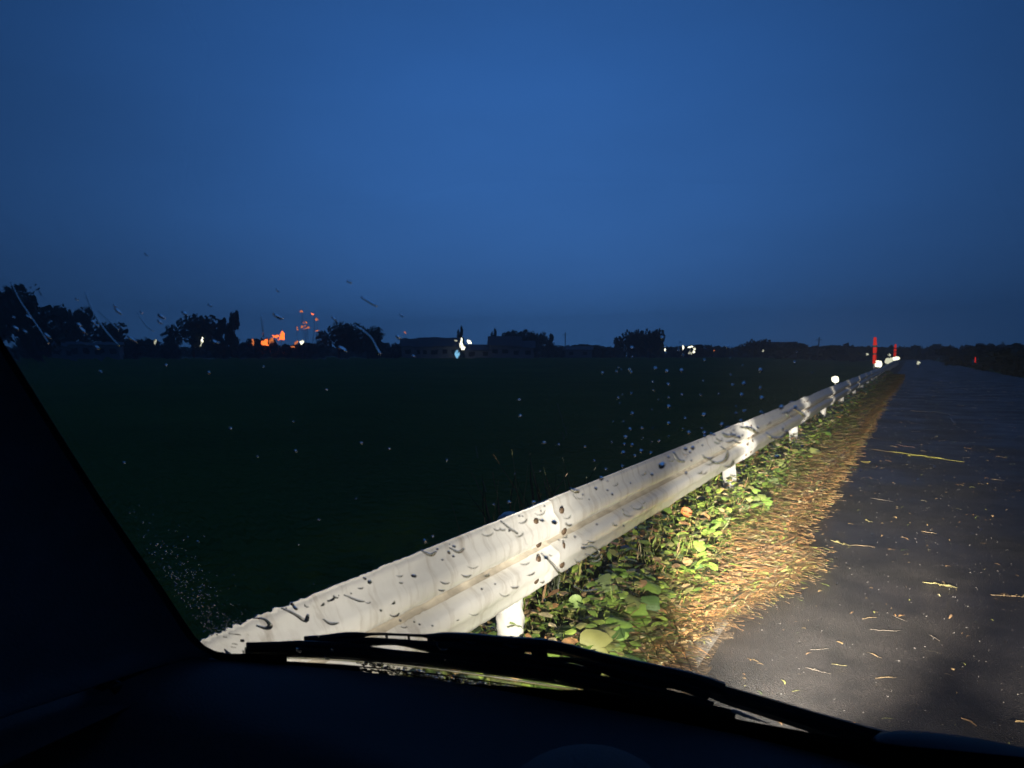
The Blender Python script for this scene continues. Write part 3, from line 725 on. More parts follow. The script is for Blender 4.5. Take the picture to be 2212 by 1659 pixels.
# large individual water beads and running ridges
big = [
 ([(548, 1330, 2), (572, 1332, 4), (586, 1345, 6), (578, 1352, 6), (556, 1346, 3)], 'hook-shaped water bead just above the left tip of the guardrail'),
 ([(610, 1308, 3), (640, 1322, 5), (662, 1336, 6), (668, 1322, 3)], 'forked water bead on the guardrail top edge right of the hook-shaped bead'),
 ([(700, 1332, 2), (716, 1342, 5), (734, 1340, 2)], 'small crescent water bead on the bright left end of the rail'),
 ([(745, 1280, 2), (775, 1292, 4), (790, 1294, 2)], 'thin slanting water bead inside the bright upper rail band'),
 ([(910, 1183, 2), (932, 1194, 5), (944, 1186, 2)], 'crescent water bead on the rail top edge, left one of a close pair'),
 ([(972, 1178, 2), (992, 1188, 4), (1004, 1180, 2)], 'crescent water bead on the rail top edge, right one of a close pair'),
 ([(1232, 1052, 3), (1246, 1057, 6), (1252, 1055, 3)], 'plump teardrop bead standing out against the dark field over the rail'),
 ([(1455, 972, 2), (1466, 990, 4), (1480, 992, 3)], 'curved bead where the rail starts to turn grey'),
 ([(1560, 930, 2), (1572, 938, 5), (1590, 934, 2)], 'dark-rimmed crescent bead on the grey part of the rail edge'),
 ([(1598, 918, 2), (1622, 922, 5), (1636, 932, 3)], 'larger crescent bead on the grey rail edge just right of the dark-rimmed one'),
 ([(1530, 985, 2), (1546, 996, 3), (1566, 990, 4), (1572, 974, 3), (1560, 962, 2)], 'big open loop of water on the grey rail face'),
 ([(1655, 930, 2), (1668, 942, 4), (1690, 940, 3), (1700, 925, 2)], 'wide crescent of water on the narrow far rail face'),
 ([(1700, 890, 2), (1712, 880, 3), (1726, 884, 4), (1738, 896, 3)], 'arched ridge of water on the top of the far rail'),
 ([(1262, 1180, 2), (1280, 1176, 3), (1296, 1188, 3), (1286, 1198, 3), (1266, 1192, 2)], 'oval ring of water on the lower half of the rail above the plants'),
 ([(1170, 1190, 2), (1188, 1206, 3), (1206, 1228, 4), (1214, 1240, 3)], 'long slanting water ridge crossing the lower half of the rail'),
 ([(1082, 1120, 2), (1100, 1135, 3), (1120, 1148, 3)], 'slanting water ridge on the upper band of the rail before the bolts'),
 ([(1240, 1260, 2), (1262, 1272, 3), (1292, 1268, 3)], 'smile-shaped water ridge below the rail edge over the green leaves'),
 ([(770, 700, 3), (800, 722, 4), (815, 748, 6), (822, 762, 10)], 'snaking water trail in front of the dark tree right of the orange lights'),
 ([(28, 606, 3), (50, 650, 4), (88, 706, 5), (110, 740, 4)], 'long dark water streak left of the first round tree'),
 ([(188, 628, 3), (205, 670, 4), (232, 712, 5), (262, 745, 4)], 'long dark water streak crossing the round tree at the left'),
 ([(216, 668, 2), (240, 690, 4), (262, 712, 3)], 'shorter water streak just right of the round tree'),
 ([(300, 672, 2), (320, 700, 4), (336, 712, 3)], 'short slanting streak over the gap left of the paired trees'),
 ([(752, 604, 3), (762, 607, 4)], 'small dark bead high in the sky, upper one of a slanting pair'),
 ([(782, 638, 3), (806, 652, 4), (818, 658, 3)], 'dark slanting bead in the sky, lower one of a slanting pair'),
 ([(566, 676, 2), (570, 700, 3), (572, 725, 3)], 'upright water streak directly over the orange lights'),
]
for pts, lab in big:
    pts = [(x, y, w * (.5 if ('streak' in lab or 'trail' in lab) else 1)) for x, y, w in pts]; b = ridge(pts, 0.16 if 'streak' in lab or 'trail' in lab else 0.28); o = obj('water_bead', b, M['water'], None, True); tag(o, lab, 'water bead', 'large water beads on the windscreen')
# dried smear lines low on the glass
M['smear'] = mat('dried_smear', (0.42, 0.40, 0.36), 0.5)
sm = [((1338, 1345), (1362, 1412), 1.0), ((1386, 1330), (1426, 1420), 1.1), ((1420, 1345), (1475, 1440), 1.0), ((1440, 1290), (1470, 1380), 1.0), ((1512, 1300), (1528, 1360), .9), ((1465, 1375), (1500, 1452), .9), ((1045, 1035), (1052, 1058), .6), ((1205, 868), (1226, 935), .4), ((1215, 930), (1220, 945), .6), ((1030, 960), (1034, 985), .4), ((1130, 1150), (1140, 1175), .4)]
b = new_bm()
vsm, fsm = [], []
for (x0, y0), (x1, y1), w in sm:
    n = 10; prev = None
    for i in range(n + 1):
        t = i / n; x = x0 + (x1 - x0) * t + rnd.uniform(-1.2, 1.2); y = y0 + (y1 - y0) * t; p = glass(x, y, OUT + .0006); u, v, nn = gframe(p); ww = w * gscale(p) * rnd.uniform(.4, 1.0)
        vsm += [p - u * ww, p + u * ww, p + u * ww + nn * .0002, p - u * ww + nn * .0002]
        if i: 
            a = len(vsm) - 8
            for q0, q1 in ((0, 1), (1, 2), (2, 3), (3, 0)): fsm.append((a + q0, a + q1, a + 4 + q1, a + 4 + q0))
o = pyobj('dirt_smears', vsm, fsm, M['smear']); tag(o, 'thin pale dirt and rain smears low on the windscreen', kind='stuff')

# etched maker's stamp in the lower left corner of the glass
def text_on_glass(s, px, py, hpx):
    cu = bpy.data.curves.new('stamp', 'FONT'); cu.body = s; cu.size = 1; cu.extrude = 0; cu.offset = 0.035
    o = bpy.data.objects.new('stamp', cu); COL.objects.link(o); bpy.context.view_layer.update()
    me = bpy.data.meshes.new_from_object(o.evaluated_get(bpy.context.evaluated_depsgraph_get())); bpy.data.objects.remove(o)
    p = glass(px, py, -0.001); u, v, n = gframe(p); k = hpx * gscale(p) / .7
    right = MROT @ Vector((1, 0, 0)); right = (right - n * right.dot(n)).normalized(); up = right.cross(-n).normalized()
    if up.z < 0: up = -up
    for vv in me.vertices: c = vv.co.copy(); vv.co = p + right * (c.x * k) + up * (c.y * k * 1.1)
    me.materials.append(M['etch']); return me
for s, x, y, h in (('ASAHIMAS', 494, 1370, 4.2), ('L', 535, 1372, 4.2), ('SKA', 482, 1377, 3.8), ('AS001', 501, 1392, 3.8), ('TRLX', 498, 1399, 3.8)):
    me = text_on_glass(s, x, y, h); o = bpy.data.objects.new('stamp_text', me); link(o, ws)
b = new_bm(); cs = [glass(x, y, -0.001) for x, y in ((519, 1381), (528, 1381), (528, 1387), (519, 1387))]; b.faces.new([b.verts.new(p) for p in cs])
cobj('stamp_mark', b, M['etch'], parent=ws)

# ------------------------------------------------------------------ verge plants
# round creeper leaf: domed, notched
def leaf_mesh(n=14, notch=.25, name='leaf', m='leaf'):
    vs = [(0, 0, 0.12)]; 
    for k in range(n):
        f = 2 * math.pi * k / n; r = 1.0 + .08 * math.sin(3 * f)
        if k == 0: r = notch + .3
        vs.append((r * math.cos(f), r * math.sin(f) * 1.0, -0.10 + .12 * math.cos(2 * f)))
    for k in range(n):
        x, y, z = vs[1 + k]; vs.append((x * .55, y * .55, 0.10 + .04 * math.cos(2 * math.pi * k / n * 3)))
    fs = []
    for k in range(n):
        k2 = (k + 1) % n; fs.append((0, 1 + n + k, 1 + n + k2)); fs.append((1 + n + k, 1 + k, 1 + k2, 1 + n + k2))
    me = bpy.data.meshes.new(name); me.from_pydata(vs, [], fs); me.materials.append(M[m]); me.polygons.foreach_set('use_smooth', [True] * len(fs)); me.update(); return me
LM = [leaf_mesh(), leaf_mesh(12, .5), leaf_mesh(16, .1)]
plants = [
 (-1.16, 2.30, 34, .22, 'low creeper with round leaves hiding the foot of the nearest post'),
 (-1.06, 2.80, 46, .26, 'big round-leaved green creeper just beyond the nearest post'),
 (-1.02, 3.05, 16, .12, 'small creeper with a hanging green leaf at the roadward side of the biggest one'),
 (-1.14, 3.65, 36, .28, 'shaded creeper under the rail midway between first and second post'),
 (-1.12, 4.70, 30, .30, 'bright green creeper below the lower rail edge, by the orange leaf'),
 (-1.15, 5.70, 26, .28, 'green and yellow creeper just before the second post'),
 (-1.02, 6.60, 26, .26, 'pale-leaved creeper on the road side of the second post'),
 (-1.10, 8.30, 24, .35, 'loose green creeper between the second and third post'),
 (-1.08, 10.3, 22, .35, 'green creeper around the third post'),
 (-1.12, 12.6, 20, .40, 'creeper in the lit verge past the third post'),
]
rp = random.Random(11)
for (x, y, n, sp, lab) in plants:
    x -= .12 if y < 4.2 else .13; e = empty('creeper_plant', (x, y, 0)); tag(e, lab, 'plant', 'round-leaved creepers under the guardrail')
    sv, sf = [], []
    big_ = 1.7 if y < 4.2 else (1.25 if y < 8 else 1.6)
    for k in range(n):
        a = rp.uniform(0, 6.28); r = sp * math.sqrt(rp.random()); px_, py_ = r * math.cos(a) * (.75 if y < 4.2 else .5), r * math.sin(a) * 1.5
        h = rp.uniform(.05, .26) * (1 - .5 * r / sp)
        s = rp.uniform(.022, .046) * big_
        lf = bpy.data.objects.new('leaf', rp.choice(LM)); lf.location = (px_, py_, h); lf.scale = (s, s, s)
        lf.rotation_euler = (rp.uniform(.1, 1.0), rp.uniform(-.4, .4), rp.uniform(-.9, .9) + .45); link(lf, e)
        o0 = len(sv); p0 = Vector((px_ * .4, py_ * .4, 0)); p1 = Vector((px_, py_, h - .005)); w = .0025
        for p in (p0, p0.lerp(p1, .6) + Vector((0, 0, .03)), p1): sv += [p + Vector((w, 0, 0)), p + Vector((-w * .5, w, 0)), p + Vector((-w * .5, -w, 0))]
        for s_ in (0, 3):
            for c in range(3): sf.append((o0 + s_ + c, o0 + s_ + (c + 1) % 3, o0 + s_ + 3 + (c + 1) % 3, o0 + s_ + 3 + c))
    pyobj('stems', sv, sf, M['leaf_stem'], e)

def curlstrip(V_, F_, I_, p, dirv, L, w, mi_, lift=.01, curl=.3, side=None, seg=3):
    """narrow curled blade: dead leaf, straw or grass"""
    d = dirv.normalized(); s = side or Vector((-d.y, d.x, 0)); s = s.normalized() if s.length > 0 else Vector((1, 0, 0))
    o = len(V_)
    for i in range(seg + 1):
        t = i / seg; ww = w * (math.sin(math.pi * min(t * .9 + .08, 1)) ** .7)
        c = p + d * (L * t) + Vector((0, 0, lift * math.sin(math.pi * t))) + s * (curl * L * (t - .5) ** 2)
        V_ += [c + s * ww, c - s * ww + Vector((0, 0, w * .3))]
    for i in range(seg): F_.append((o + 2 * i, o + 2 * i + 1, o + 2 * i + 3, o + 2 * i + 2)); I_.append(mi_)
mk = ['tan', 'orange', 'brown', 'olive', 'pale', 'grass', 'lime', 'dark']
smats = [M['s_' + k] for k in mk]
def pick(rn, weights): return rn.choices(range(8), weights)[0]
rv = random.Random(5)
def litter_edge(y):   # ragged road-side limit of the litter
    return -0.73 + 0.10 * noise.noise(Vector((y * .9, 0, 5))) + .07 * noise.noise(Vector((y * 3.1, 0, 9))) + .15 * math.exp(-((y - 5.0) / .7) ** 2) - .13 / (1 + math.exp((y - 3.9) * 6))
V_, F_, I_ = [], [], []
for i in range(46000):
    y = 1.2 + (rv.random() ** 2.0) * 55
    xe = litter_edge(y); x = xe - abs(rv.gauss(0, .27)) - .02
    if x < -1.30 or (y < 3.7 and x > -1.0 and rv.random() < .6): continue
    k = 1 + y / 14
    toroad = (x - (-1.15)) / .4
    w = [2.6, 6, 4, 2.0, 1.2, .3, .35, .5] if toroad > .25 else [2, 1.2, 2, 2, .8, 2.5, 1.5, 2]
    a = rv.gauss(.45, .5) + (math.pi if rv.random() < .4 else 0); d = Vector((math.cos(a), math.sin(a), rv.uniform(-.05, .2)))
    curlstrip(V_, F_, I_, Vector((x, y, rv.uniform(.0, .05) + max(0, -1.0 - x) * .35)), d, rv.uniform(.05, .24) * (1 + y / 30) * (1 if x < xe - .08 else .6), rv.uniform(.0022, .0075) * k, pick(rv, w), rv.uniform(0, .03), rv.uniform(-.6, .6))
for i in range(2400):
    y = 1.4 + (rv.random() ** 1.8) * 40; x = litter_edge(y) - abs(rv.gauss(0.05, .20)) - .02
    if x < -1.35: continue
    a = rv.uniform(0, 6.28); d = Vector((math.cos(a), math.sin(a), rv.uniform(-.15, .3))); k = 1 + y / 18
    curlstrip(V_, F_, I_, Vector((x, y, rv.uniform(.015, .055))), d, rv.uniform(.03, .07) * k, rv.uniform(.007, .016) * k, pick(rv, [3, 4, 3, 1.2, 1.6, .3, .4, .4]), rv.uniform(.005, .02), rv.uniform(-.8, .8))
o = pyobj('dead_grass_litter', V_, F_, smats, idx=I_); tag(o, 'matted orange and tan dead grass and leaf litter along the road edge', kind='stuff')
# ground cover: green grass and small leaves under the rail
V_, F_, I_ = [], [], []
for i in range(34000):
    y = 1.0 + (rv.random() ** 2.0) * 60; x = rv.uniform(-1.85, -1.0 if y < 4.5 else -1.07)
    k = 1 + y / 12
    if rv.random() < .55:
        a = rv.uniform(0, 6.28); d = Vector((math.cos(a) * .5, math.sin(a) * .5, rv.uniform(.5, 1.4)))
        curlstrip(V_, F_, I_, Vector((x, y, -.02)), d, rv.uniform(.08, .30 if x < -1.25 else .16), rv.uniform(.0015, .004) * k, pick(rv, [1.2, .6, .6, 3, .5, 4, 2.6, 1.2]), 0, rv.uniform(-.5, .5), side=Vector((math.cos(a + 1.3), math.sin(a + 1.3), .2)))
    else:
        a = rv.uniform(0, 6.28); d = Vector((math.cos(a), math.sin(a), rv.uniform(-.3, .5)))
        curlstrip(V_, F_, I_, Vector((x, y, rv.uniform(.02, .26 if x < -1.15 else .12))), d, rv.uniform(.03, .07) * (1 + y / 22), rv.uniform(.010, .024) * (1 + y / 22), pick(rv, [1.2, 1.1, .6, 3, .8, 4, 3, .8]), .005, .1)
o = pyobj('ground_cover', V_, F_, smats, idx=I_); tag(o, 'mixed low green grass and weeds under the guardrail', kind='stuff')
# grass tufts on the field side just behind the rail
def tuft(x, y, n, h, lab, zb=-.1):
    e_v, e_f, e_i = [], [], []
    for i in range(n):
        a = rv.uniform(0, 6.28); d = Vector((math.cos(a) * .25, math.sin(a) * .25, 1)); p = Vector((rv.gauss(0, .06), rv.gauss(0, .10), 0))
        curlstrip(e_v, e_f, e_i, p, d, h * rv.uniform(.6, 1), .005, rv.choice([3, 7, 7, 2]), 0, rv.uniform(-.6, .6), side=Vector((math.cos(.5), math.sin(.5), 0)), seg=5)
    o = pyobj('grass_tuft', e_v, e_f, smats, idx=e_i); o.location = (x, y, zb); tag(o, lab, 'grass', 'grass tufts behind the guardrail')
tuft(-1.72, 3.35, 40, .96, 'tall pale grass tuft sticking up behind the middle of the near rail')
tuft(-1.75, 3.75, 26, .98, 'second thinner grass tuft behind the rail, right next to the tall one')
tuft(-1.60, 14.6, 26, .98, 'grass tuft rising above the rail near the round white delineator')

# individual leaves
def flat_leaf(px, py, L, W, ang, m, lab, z=0.02, curl=.35, tilt=0.0, name='fallen_leaf', cat='leaf', grp='single fallen leaves on the verge'):
    p = ground(px, py, z); vs, fs = [], []; n = 7
    for i in range(n + 1):
        t = i / n; w = W * math.sin(math.pi * min(.06 + t * .9, 1)) ** .8; zc = curl * L * (t - .5) ** 2 * 2
        for s in (-1, -.5, 0, .5, 1): vs.append(((t - .5) * L, s * w, zc + abs(s) * w * .35))
    for i in range(n):
        for s in range(4): a = i * 5 + s; fs.append((a, a + 1, a + 6, a + 5))
    k = len(vs); vs += [(x, y, z_ - .0012) for x, y, z_ in vs]; fs += [tuple(k + q for q in f)[::-1] for f in list(fs)]
    o = pyobj(name, vs, fs, M[m], smooth=True); o.location = p; o.rotation_euler = (tilt, 0, ang); tag(o, lab, cat, grp); return o
M['leaf_orange'] = mat('orange_dead_leaf', (0.55, 0.17, 0.06), 0.5, vary=.3, scale=40); M['leaf_pink'] = mat('pinkish_dead_leaf', (0.42, 0.24, 0.16), 0.5, vary=.3, scale=40)
M['leaf_lime'] = mat('pale_green_leaf', (0.30, 0.42, 0.14), 0.45, vary=.2, scale=40); M['leaf_yellow'] = mat('yellow_leaf', (0.44, 0.36, 0.10), 0.5, vary=.3, scale=40)
M['stalk'] = mat('yellow_green_stalk', (0.22, 0.19, 0.08), 0.5, vary=.4, scale=30); M['straw'] = mat('wet_straw', (0.17, 0.12, 0.065), 0.4, vary=.3, scale=30)
M['stalk_bright'] = mat('bright_yellow_green_stalk', (0.46, 0.42, 0.09), 0.5, vary=.3, scale=30)
M['straw_grey'] = mat('grey_wet_straw', (0.12, 0.10, 0.08), 0.35, vary=.3, scale=30)
flat_leaf(1482, 1108, .085, .045, .6, 'leaf_orange', 'round orange dead leaf hanging just under the rail before the second post', z=.24, tilt=.9)
flat_leaf(1338, 1290, .085, .020, -1.2, 'leaf_pink', 'pinkish brown curled leaf beside the big green creeper', z=.10, tilt=.5)
flat_leaf(1652, 1085, .10, .06, .2, 'leaf_lime', 'pale green broad leaf below the second post', z=.05, tilt=.7)
flat_leaf(1692, 1177, .09, .035, .9, 'leaf_yellow', 'yellow curled leaf on the brown litter', z=.04)
flat_leaf(1640, 1148, .07, .02, .3, 'leaf_orange', 'reddish orange leaf left of the yellow curled leaf', z=.05)
flat_leaf(1245, 1300, .07, .035, .3, 'leaf_lime', 'light green leaf leaning on the biggest creeper', z=.20, tilt=.8)
flat_leaf(1870, 1000, .12, .04, .3, 'leaf_yellow', 'yellowish leaf on the far litter edge', z=.04)

# debris on the road
def stalk(p0, p1, w, m, lab, name='straw', cat='straw', bend=0.0, twigs=0, grp='bits of straw lying on the wet road'):
    a, b2 = ground(p0[0], p0[1], .006), ground(p1[0], p1[1], .006); d = b2 - a; L = d.length; s = Vector((-d.y, d.x, 0)).normalized()
    pts = []
    for i in range(9):
        t = i / 8; pts.append(a + d * t - a + s * (bend * L * math.sin(math.pi * t) + rv.gauss(0, .006) * L) + Vector((0, 0, .003 + rv.uniform(0, .3) * w)))
    rads = [w * .85 * (.35 + .65 * math.sin(math.pi * min(1, t / 8 + .12))) * rv.uniform(.55, 1.35) for t in range(9)]
    bmx = tube(pts, rads, 6, .5, nrm=[Vector((0, 0, 1))] * 9)
    root = obj(name, bmx, M[m], None, True); root.location = (a.x, a.y, .006); tag(root, lab, cat, grp)
    for k in range(twigs):
        t = rv.uniform(.2, .95); q = d * t; an = rv.uniform(-1.2, 1.2); dd = Matrix.Rotation(an, 3, 'Z') @ d.normalized()
        bb_ = tube([q, q + dd * L * .08 + Vector((0, 0, .012)), q + dd * L * rv.uniform(.12, .22) + Vector((0, 0, .006))], [w * .6, w * .8, w * .2], 6, .4, nrm=[Vector((0, 0, 1))] * 3)
        obj('leaflet', bb_, M[m], root, True)
    return root
stalk((1915, 974), (2080, 999), .013, 'stalk_bright', 'long bright yellow-green plant stalk lying across the road', 'plant_stalk', 'plant stalk', .04, 6)
stalk((1880, 970), (1950, 980), .008, 'straw', 'tan broken stem touching the left end of the yellow-green stalk')
stalk((1968, 888), (2010, 889), .013, 'straw', 'far straw piece nearest the verge in the upper row')
stalk((2008, 889), (2045, 893), .010, 'stalk', 'yellowish straw piece in the middle of the upper row')
stalk((2050, 895), (2068, 900), .014, 'straw', 'short straw piece at the right end of the upper row')
stalk((2056, 903), (2064, 918), .02, 'straw', 'stubby straw piece just under the right end of the upper row')
stalk((1990, 1258), (2068, 1270), .006, 'stalk', 'branched yellowish stem with small twigs in the middle of the road', 'plant_stalk', 'plant stalk', .03, 9)
stalk((2140, 1284), (2215, 1291), .0055, 'straw', 'orange brown stem with buds at the right edge of the view', 'plant_stalk', 'plant stalk', .03, 5)
stalk((1795, 1168), (1838, 1180), .006, 'stalk', 'yellow stem reaching from the verge onto the asphalt', bend=.05, twigs=2)
stalk((1838, 1178), (1886, 1182), .006, 'straw', 'reddish stem pointing at the road beyond the yellow one', bend=.04)
stalk((1868, 1122), (1884, 1128), .006, 'stalk', 'tiny yellow-green sprig alone on the asphalt', twigs=2)
stalk((1880, 1076), (1930, 1084), .006, 'straw_grey', 'thin tan straw left of the asphalt speckles')
stalk((1990, 1148), (2024, 1153), .005, 'straw', 'short reddish straw in mid road')
stalk((1881, 1361), (1949, 1363), .0035, 'straw_grey', 'long pale bow-shaped straw near the car', bend=-.06)
stalk((1876, 1410), (1904, 1421), .004, 'straw', 'short tan straw slanting down under the bow-shaped one')
stalk((1797, 1434), (1829, 1439), .003, 'stalk', 'thin yellowish straw left of the short tan one')
stalk((1742, 1443), (1793, 1457), .003, 'straw_grey', 'pale forked straw nearest the wiper on the left', twigs=1)
stalk((1889, 1465), (1938, 1463), .003, 'straw', 'straight reddish tan straw closest to the wiper arm')
stalk((1861, 1336), (1894, 1334), .003, 'straw', 'thin straw with a pale knob above the bow-shaped one')
stalk((1748, 1404), (1792, 1402), .003, 'straw_grey', 'dull pinkish straw sliver near the wiper')
stalk((1925, 1330), (1960, 1343), .003, 'straw_grey', 'thin grey straw right of the one with a pale knob')
stalk((2006, 1371), (2030, 1385), .004, 'straw_grey', 'faint grey straw far right of the bow-shaped one')
stalk((2150, 985), (2170, 988), .01, 'straw', 'small tan straw right of the yellow-green stalk')
stalk((2140, 1035), (2170, 1038), .006, 'straw', 'tan chip at the right, below the long stalk level')
stalk((1935, 960), (1975, 966), .007, 'leaf_pink', 'pinkish wet straw just above the yellow-green stalk')
gv, gf = [], []
for i in range(2200):
    y = 1.2 + rv.random() ** 1.6 * 22; x = -.72 + rv.random() * (1.5 + y * .35); s_ = rv.uniform(.001, .0034) * (1 + y * .10); o0 = len(gv)
    for dx, dy, dz in ((1, 0, 0), (-.3, .9, 0), (-.8, -.7, 0), (0, 0, .8)): gv.append((x + dx * s_ * rv.uniform(.6, 1.2), y + dy * s_ * rv.uniform(.6, 1.2), .001 + dz * s_))
    gf += [(o0, o0 + 1, o0 + 3), (o0 + 1, o0 + 2, o0 + 3), (o0 + 2, o0, o0 + 3)]
gg = pyobj('road_grit', gv, gf, mat('grey_grit', (0.13, 0.12, 0.115), 0.4)); tag(gg, 'fine pale grit glinting all over the wet road', kind='stuff')
# small specks everywhere on the road
V_, F_, I_ = [], [], []
for i in range(2600):
    y = 2 + rv.random() ** 1.5 * 45; x = -.65 + rv.random() ** 1.2 * 5
    a = rv.uniform(0, 6.28); s = rv.choice([.35, .5, .7, 1, 1.6]) * (.009 + y * .0010)
    curlstrip(V_, F_, I_, Vector((x, y, .005)), Vector((math.cos(a), math.sin(a), .1)), s * rv.uniform(1, 3.2), s * rv.uniform(.15, .4), pick(rv, [3, 1, 3, 1, 1.2, .2, .2, 1]), .004, .3)
o = pyobj('road_debris', V_, F_, smats, idx=I_); tag(o, 'scattered small leaf bits and grit on the wet road', kind='stuff')

# ------------------------------------------------------------------ distance: trees, houses, lamps
def crown_mesh(seed, kind):
    r = random.Random(seed); vs, fs = [], []
    clumps = []
    if kind == 'round':
        for i in range(16): clumps.append((Vector((r.uniform(-.36, .36), r.uniform(-.36, .36), r.uniform(.22, .84))), r.uniform(.16, .26)))
    elif kind == 'tall':
        for i in range(14): clumps.append((Vector((r.uniform(-.28, .28), r.uniform(-.28, .28), .15 + i * .055)), r.uniform(.14, .25) * (1.15 - i * .04)))
    else:
        for i in range(18): clumps.append((Vector((r.uniform(-.45, .45), r.uniform(-.3, .3), r.uniform(.12, .7))), r.uniform(.14, .24)))
    for c, rad in clumps:
        for j in range(150):
            d = Vector((r.gauss(0, 1), r.gauss(0, 1), r.gauss(0, 1))).normalized() * rad * (r.random() ** .33)
            p = c + d; s = r.uniform(.018, .050); q = Euler((r.uniform(0, 6), r.uniform(0, 6), r.uniform(0, 6))).to_matrix(); o = len(vs)
            for u, v in ((-1, -.6), (1, -.7), (.9, .7), (-.8, .6)): vs.append(p + q @ Vector((u * s, v * s, 0)))
            fs.append((o, o + 1, o + 2, o + 3))
    me = bpy.data.meshes.new('crown'); me.from_pydata([tuple(v) for v in vs], [], fs); me.materials.append(M['crown']); me.update(); return me
CR = {'round': [crown_mesh(i, 'round') for i in (1, 2, 3)], 'tall': [crown_mesh(i, 'tall') for i in (4, 5)], 'low': [crown_mesh(i, 'low') for i in (6, 7, 8)]}
tb = new_bm(); cyl(tb, (0, 0, 0), (0, 0, .5), .035, .018, n=8); cyl(tb, (0, 0, .38), (.14, .02, .62), .016, .007, n=6); cyl(tb, (0, 0, .42), (-.12, .05, .64), .014, .006, n=6)
tr0 = obj('trunk', tb, M['trunk']); TRM = tr0.data; bpy.data.objects.remove(tr0)
rt = random.Random(2)
def tree(px0, px1, ytop, D, kind, lab, ground_z=0.70):
    cx = (px0 + px1) / 2; p = far(cx, D, ground_z); H = hz(ytop, D, cx) - ground_z; Wd = (px1 - px0) / F * D
    ca = math.cos(math.atan((cx - 1106) / F)); Wd = Wd * ca
    e = empty('tree', p, rt.uniform(-.4, .4)); tag(e, lab, 'tree', 'dark trees along the far side of the field')
    c = bpy.data.objects.new('crown', rt.choice(CR[kind])); c.scale = (Wd / .95, Wd / .95, H / 1.0); link(c, e)
    t = bpy.data.objects.new('trunk', TRM); t.scale = (H, H, H); link(t, e)
T = [
 (-110, 88, 612, 150, 'round', 'huge dark tree cut by the left edge of the view above the pillar'),
 (40, 130, 712, 190, 'low', 'low dark bush mass between the huge left tree and the round one'),
 (112, 186, 660, 190, 'round', 'broad round-topped tree above the long pale building'),
 (185, 262, 690, 190, 'round', 'lower shoulder tree joined to the right of the round-topped one'),
 (255, 335, 722, 210, 'low', 'low shrubs left of the faint yellowish lamp'),
 (330, 392, 728, 220, 'low', 'low bushes between the faint lamp and the paired trees'),
 (376, 462, 672, 200, 'round', 'wide tree left of the narrow tall one'),
 (458, 490, 684, 200, 'tall', 'slim pointed tree squeezed between the wide and the tall one'),
 (482, 518, 668, 200, 'tall', 'narrow tall tree left of the orange lights'),
 (520, 600, 722, 220, 'low', 'low dark shrubs right behind the orange lights'),
 (596, 700, 735, 220, 'low', 'low bushes right of the orange lights'),
 (700, 775, 690, 200, 'round', 'round tree just right of the orange lights'),
 (766, 822, 700, 200, 'round', 'tree leaning on the right side of the round one by the orange lights'),
 (815, 905, 734, 220, 'low', 'low hedge-like trees before the grey-blue roofs'),
 (985, 1003, 703, 210, 'tall', 'thin dark conifer directly above the white cluster of lamps'),
 (1058, 1075, 708, 230, 'tall', 'thin tree at the left gable of the terraced houses'),
 (1095, 1150, 712, 240, 'round', 'roundish tree behind the house roofs'),
 (1140, 1175, 716, 240, 'round', 'small round tree right of the house roofs'),
 (1170, 1200, 720, 240, 'tall', 'small upright tree beside the small round one'),
 (1198, 1290, 738, 260, 'low', 'long low tree line right of the houses'),
 (1280, 1345, 742, 260, 'low', 'low trees left of the twin-topped clump'),
 (1334, 1392, 708, 230, 'round', 'left half of the twin-topped clump'),
 (1376, 1432, 706, 230, 'round', 'right half of the twin-topped clump'),
 (1455, 1540, 740, 260, 'low', 'low dark tree behind the bright lamp cluster'),
 (1536, 1610, 752, 300, 'low', 'faint low trees right of the bright lamp cluster'),
 (1600, 1660, 730, 240, 'round', 'rounded tree left of the small single lamp'),
 (1650, 1745, 733, 240, 'low', 'broad low tree around the small single lamp'),
 (1735, 1835, 741, 260, 'low', 'low trees behind the round white delineator'),
 (1820, 1900, 745, 270, 'low', 'low trees left of the tall red pole'),
 (1890, 1990, 748, 280, 'low', 'low trees behind the two red poles'),
 (1975, 2075, 750, 280, 'low', 'low trees over the vanishing end of the road'),
 (2060, 2150, 752, 260, 'low', 'dark trees over the parked car'),
 (2130, 2250, 750, 220, 'low', 'dark trees at the right edge of the view'),
]
for a in T: tree(*a)
# continuous far hedge, a mass
hv, hf = [], []
rh = random.Random(9)
for i in range(5200):
    px = rh.uniform(-300, 2500); D = rh.uniform(255, 330); top = 754 + 6 * noise.noise(Vector((px * .02, 0, 0)))
    p = far(px, D, GZ); z = rh.uniform(GZ - .3, hz(top, D) ); s = rh.uniform(.5, 1.4); q = Euler((rh.uniform(0, 6), rh.uniform(0, 6), rh.uniform(0, 6))).to_matrix(); o = len(hv)
    for u, v in ((-1, -1), (1, -1), (1, 1), (-1, 1)): hv.append(Vector((p.x, p.y, z)) + q @ Vector((u * s, v * s, 0)))
    hf.append((o, o + 1, o + 2, o + 3))
o = pyobj('far_woodland', hv, hf, M['crown']); tag(o, 'dark low woodland line closing the far side of the field', kind='stuff')

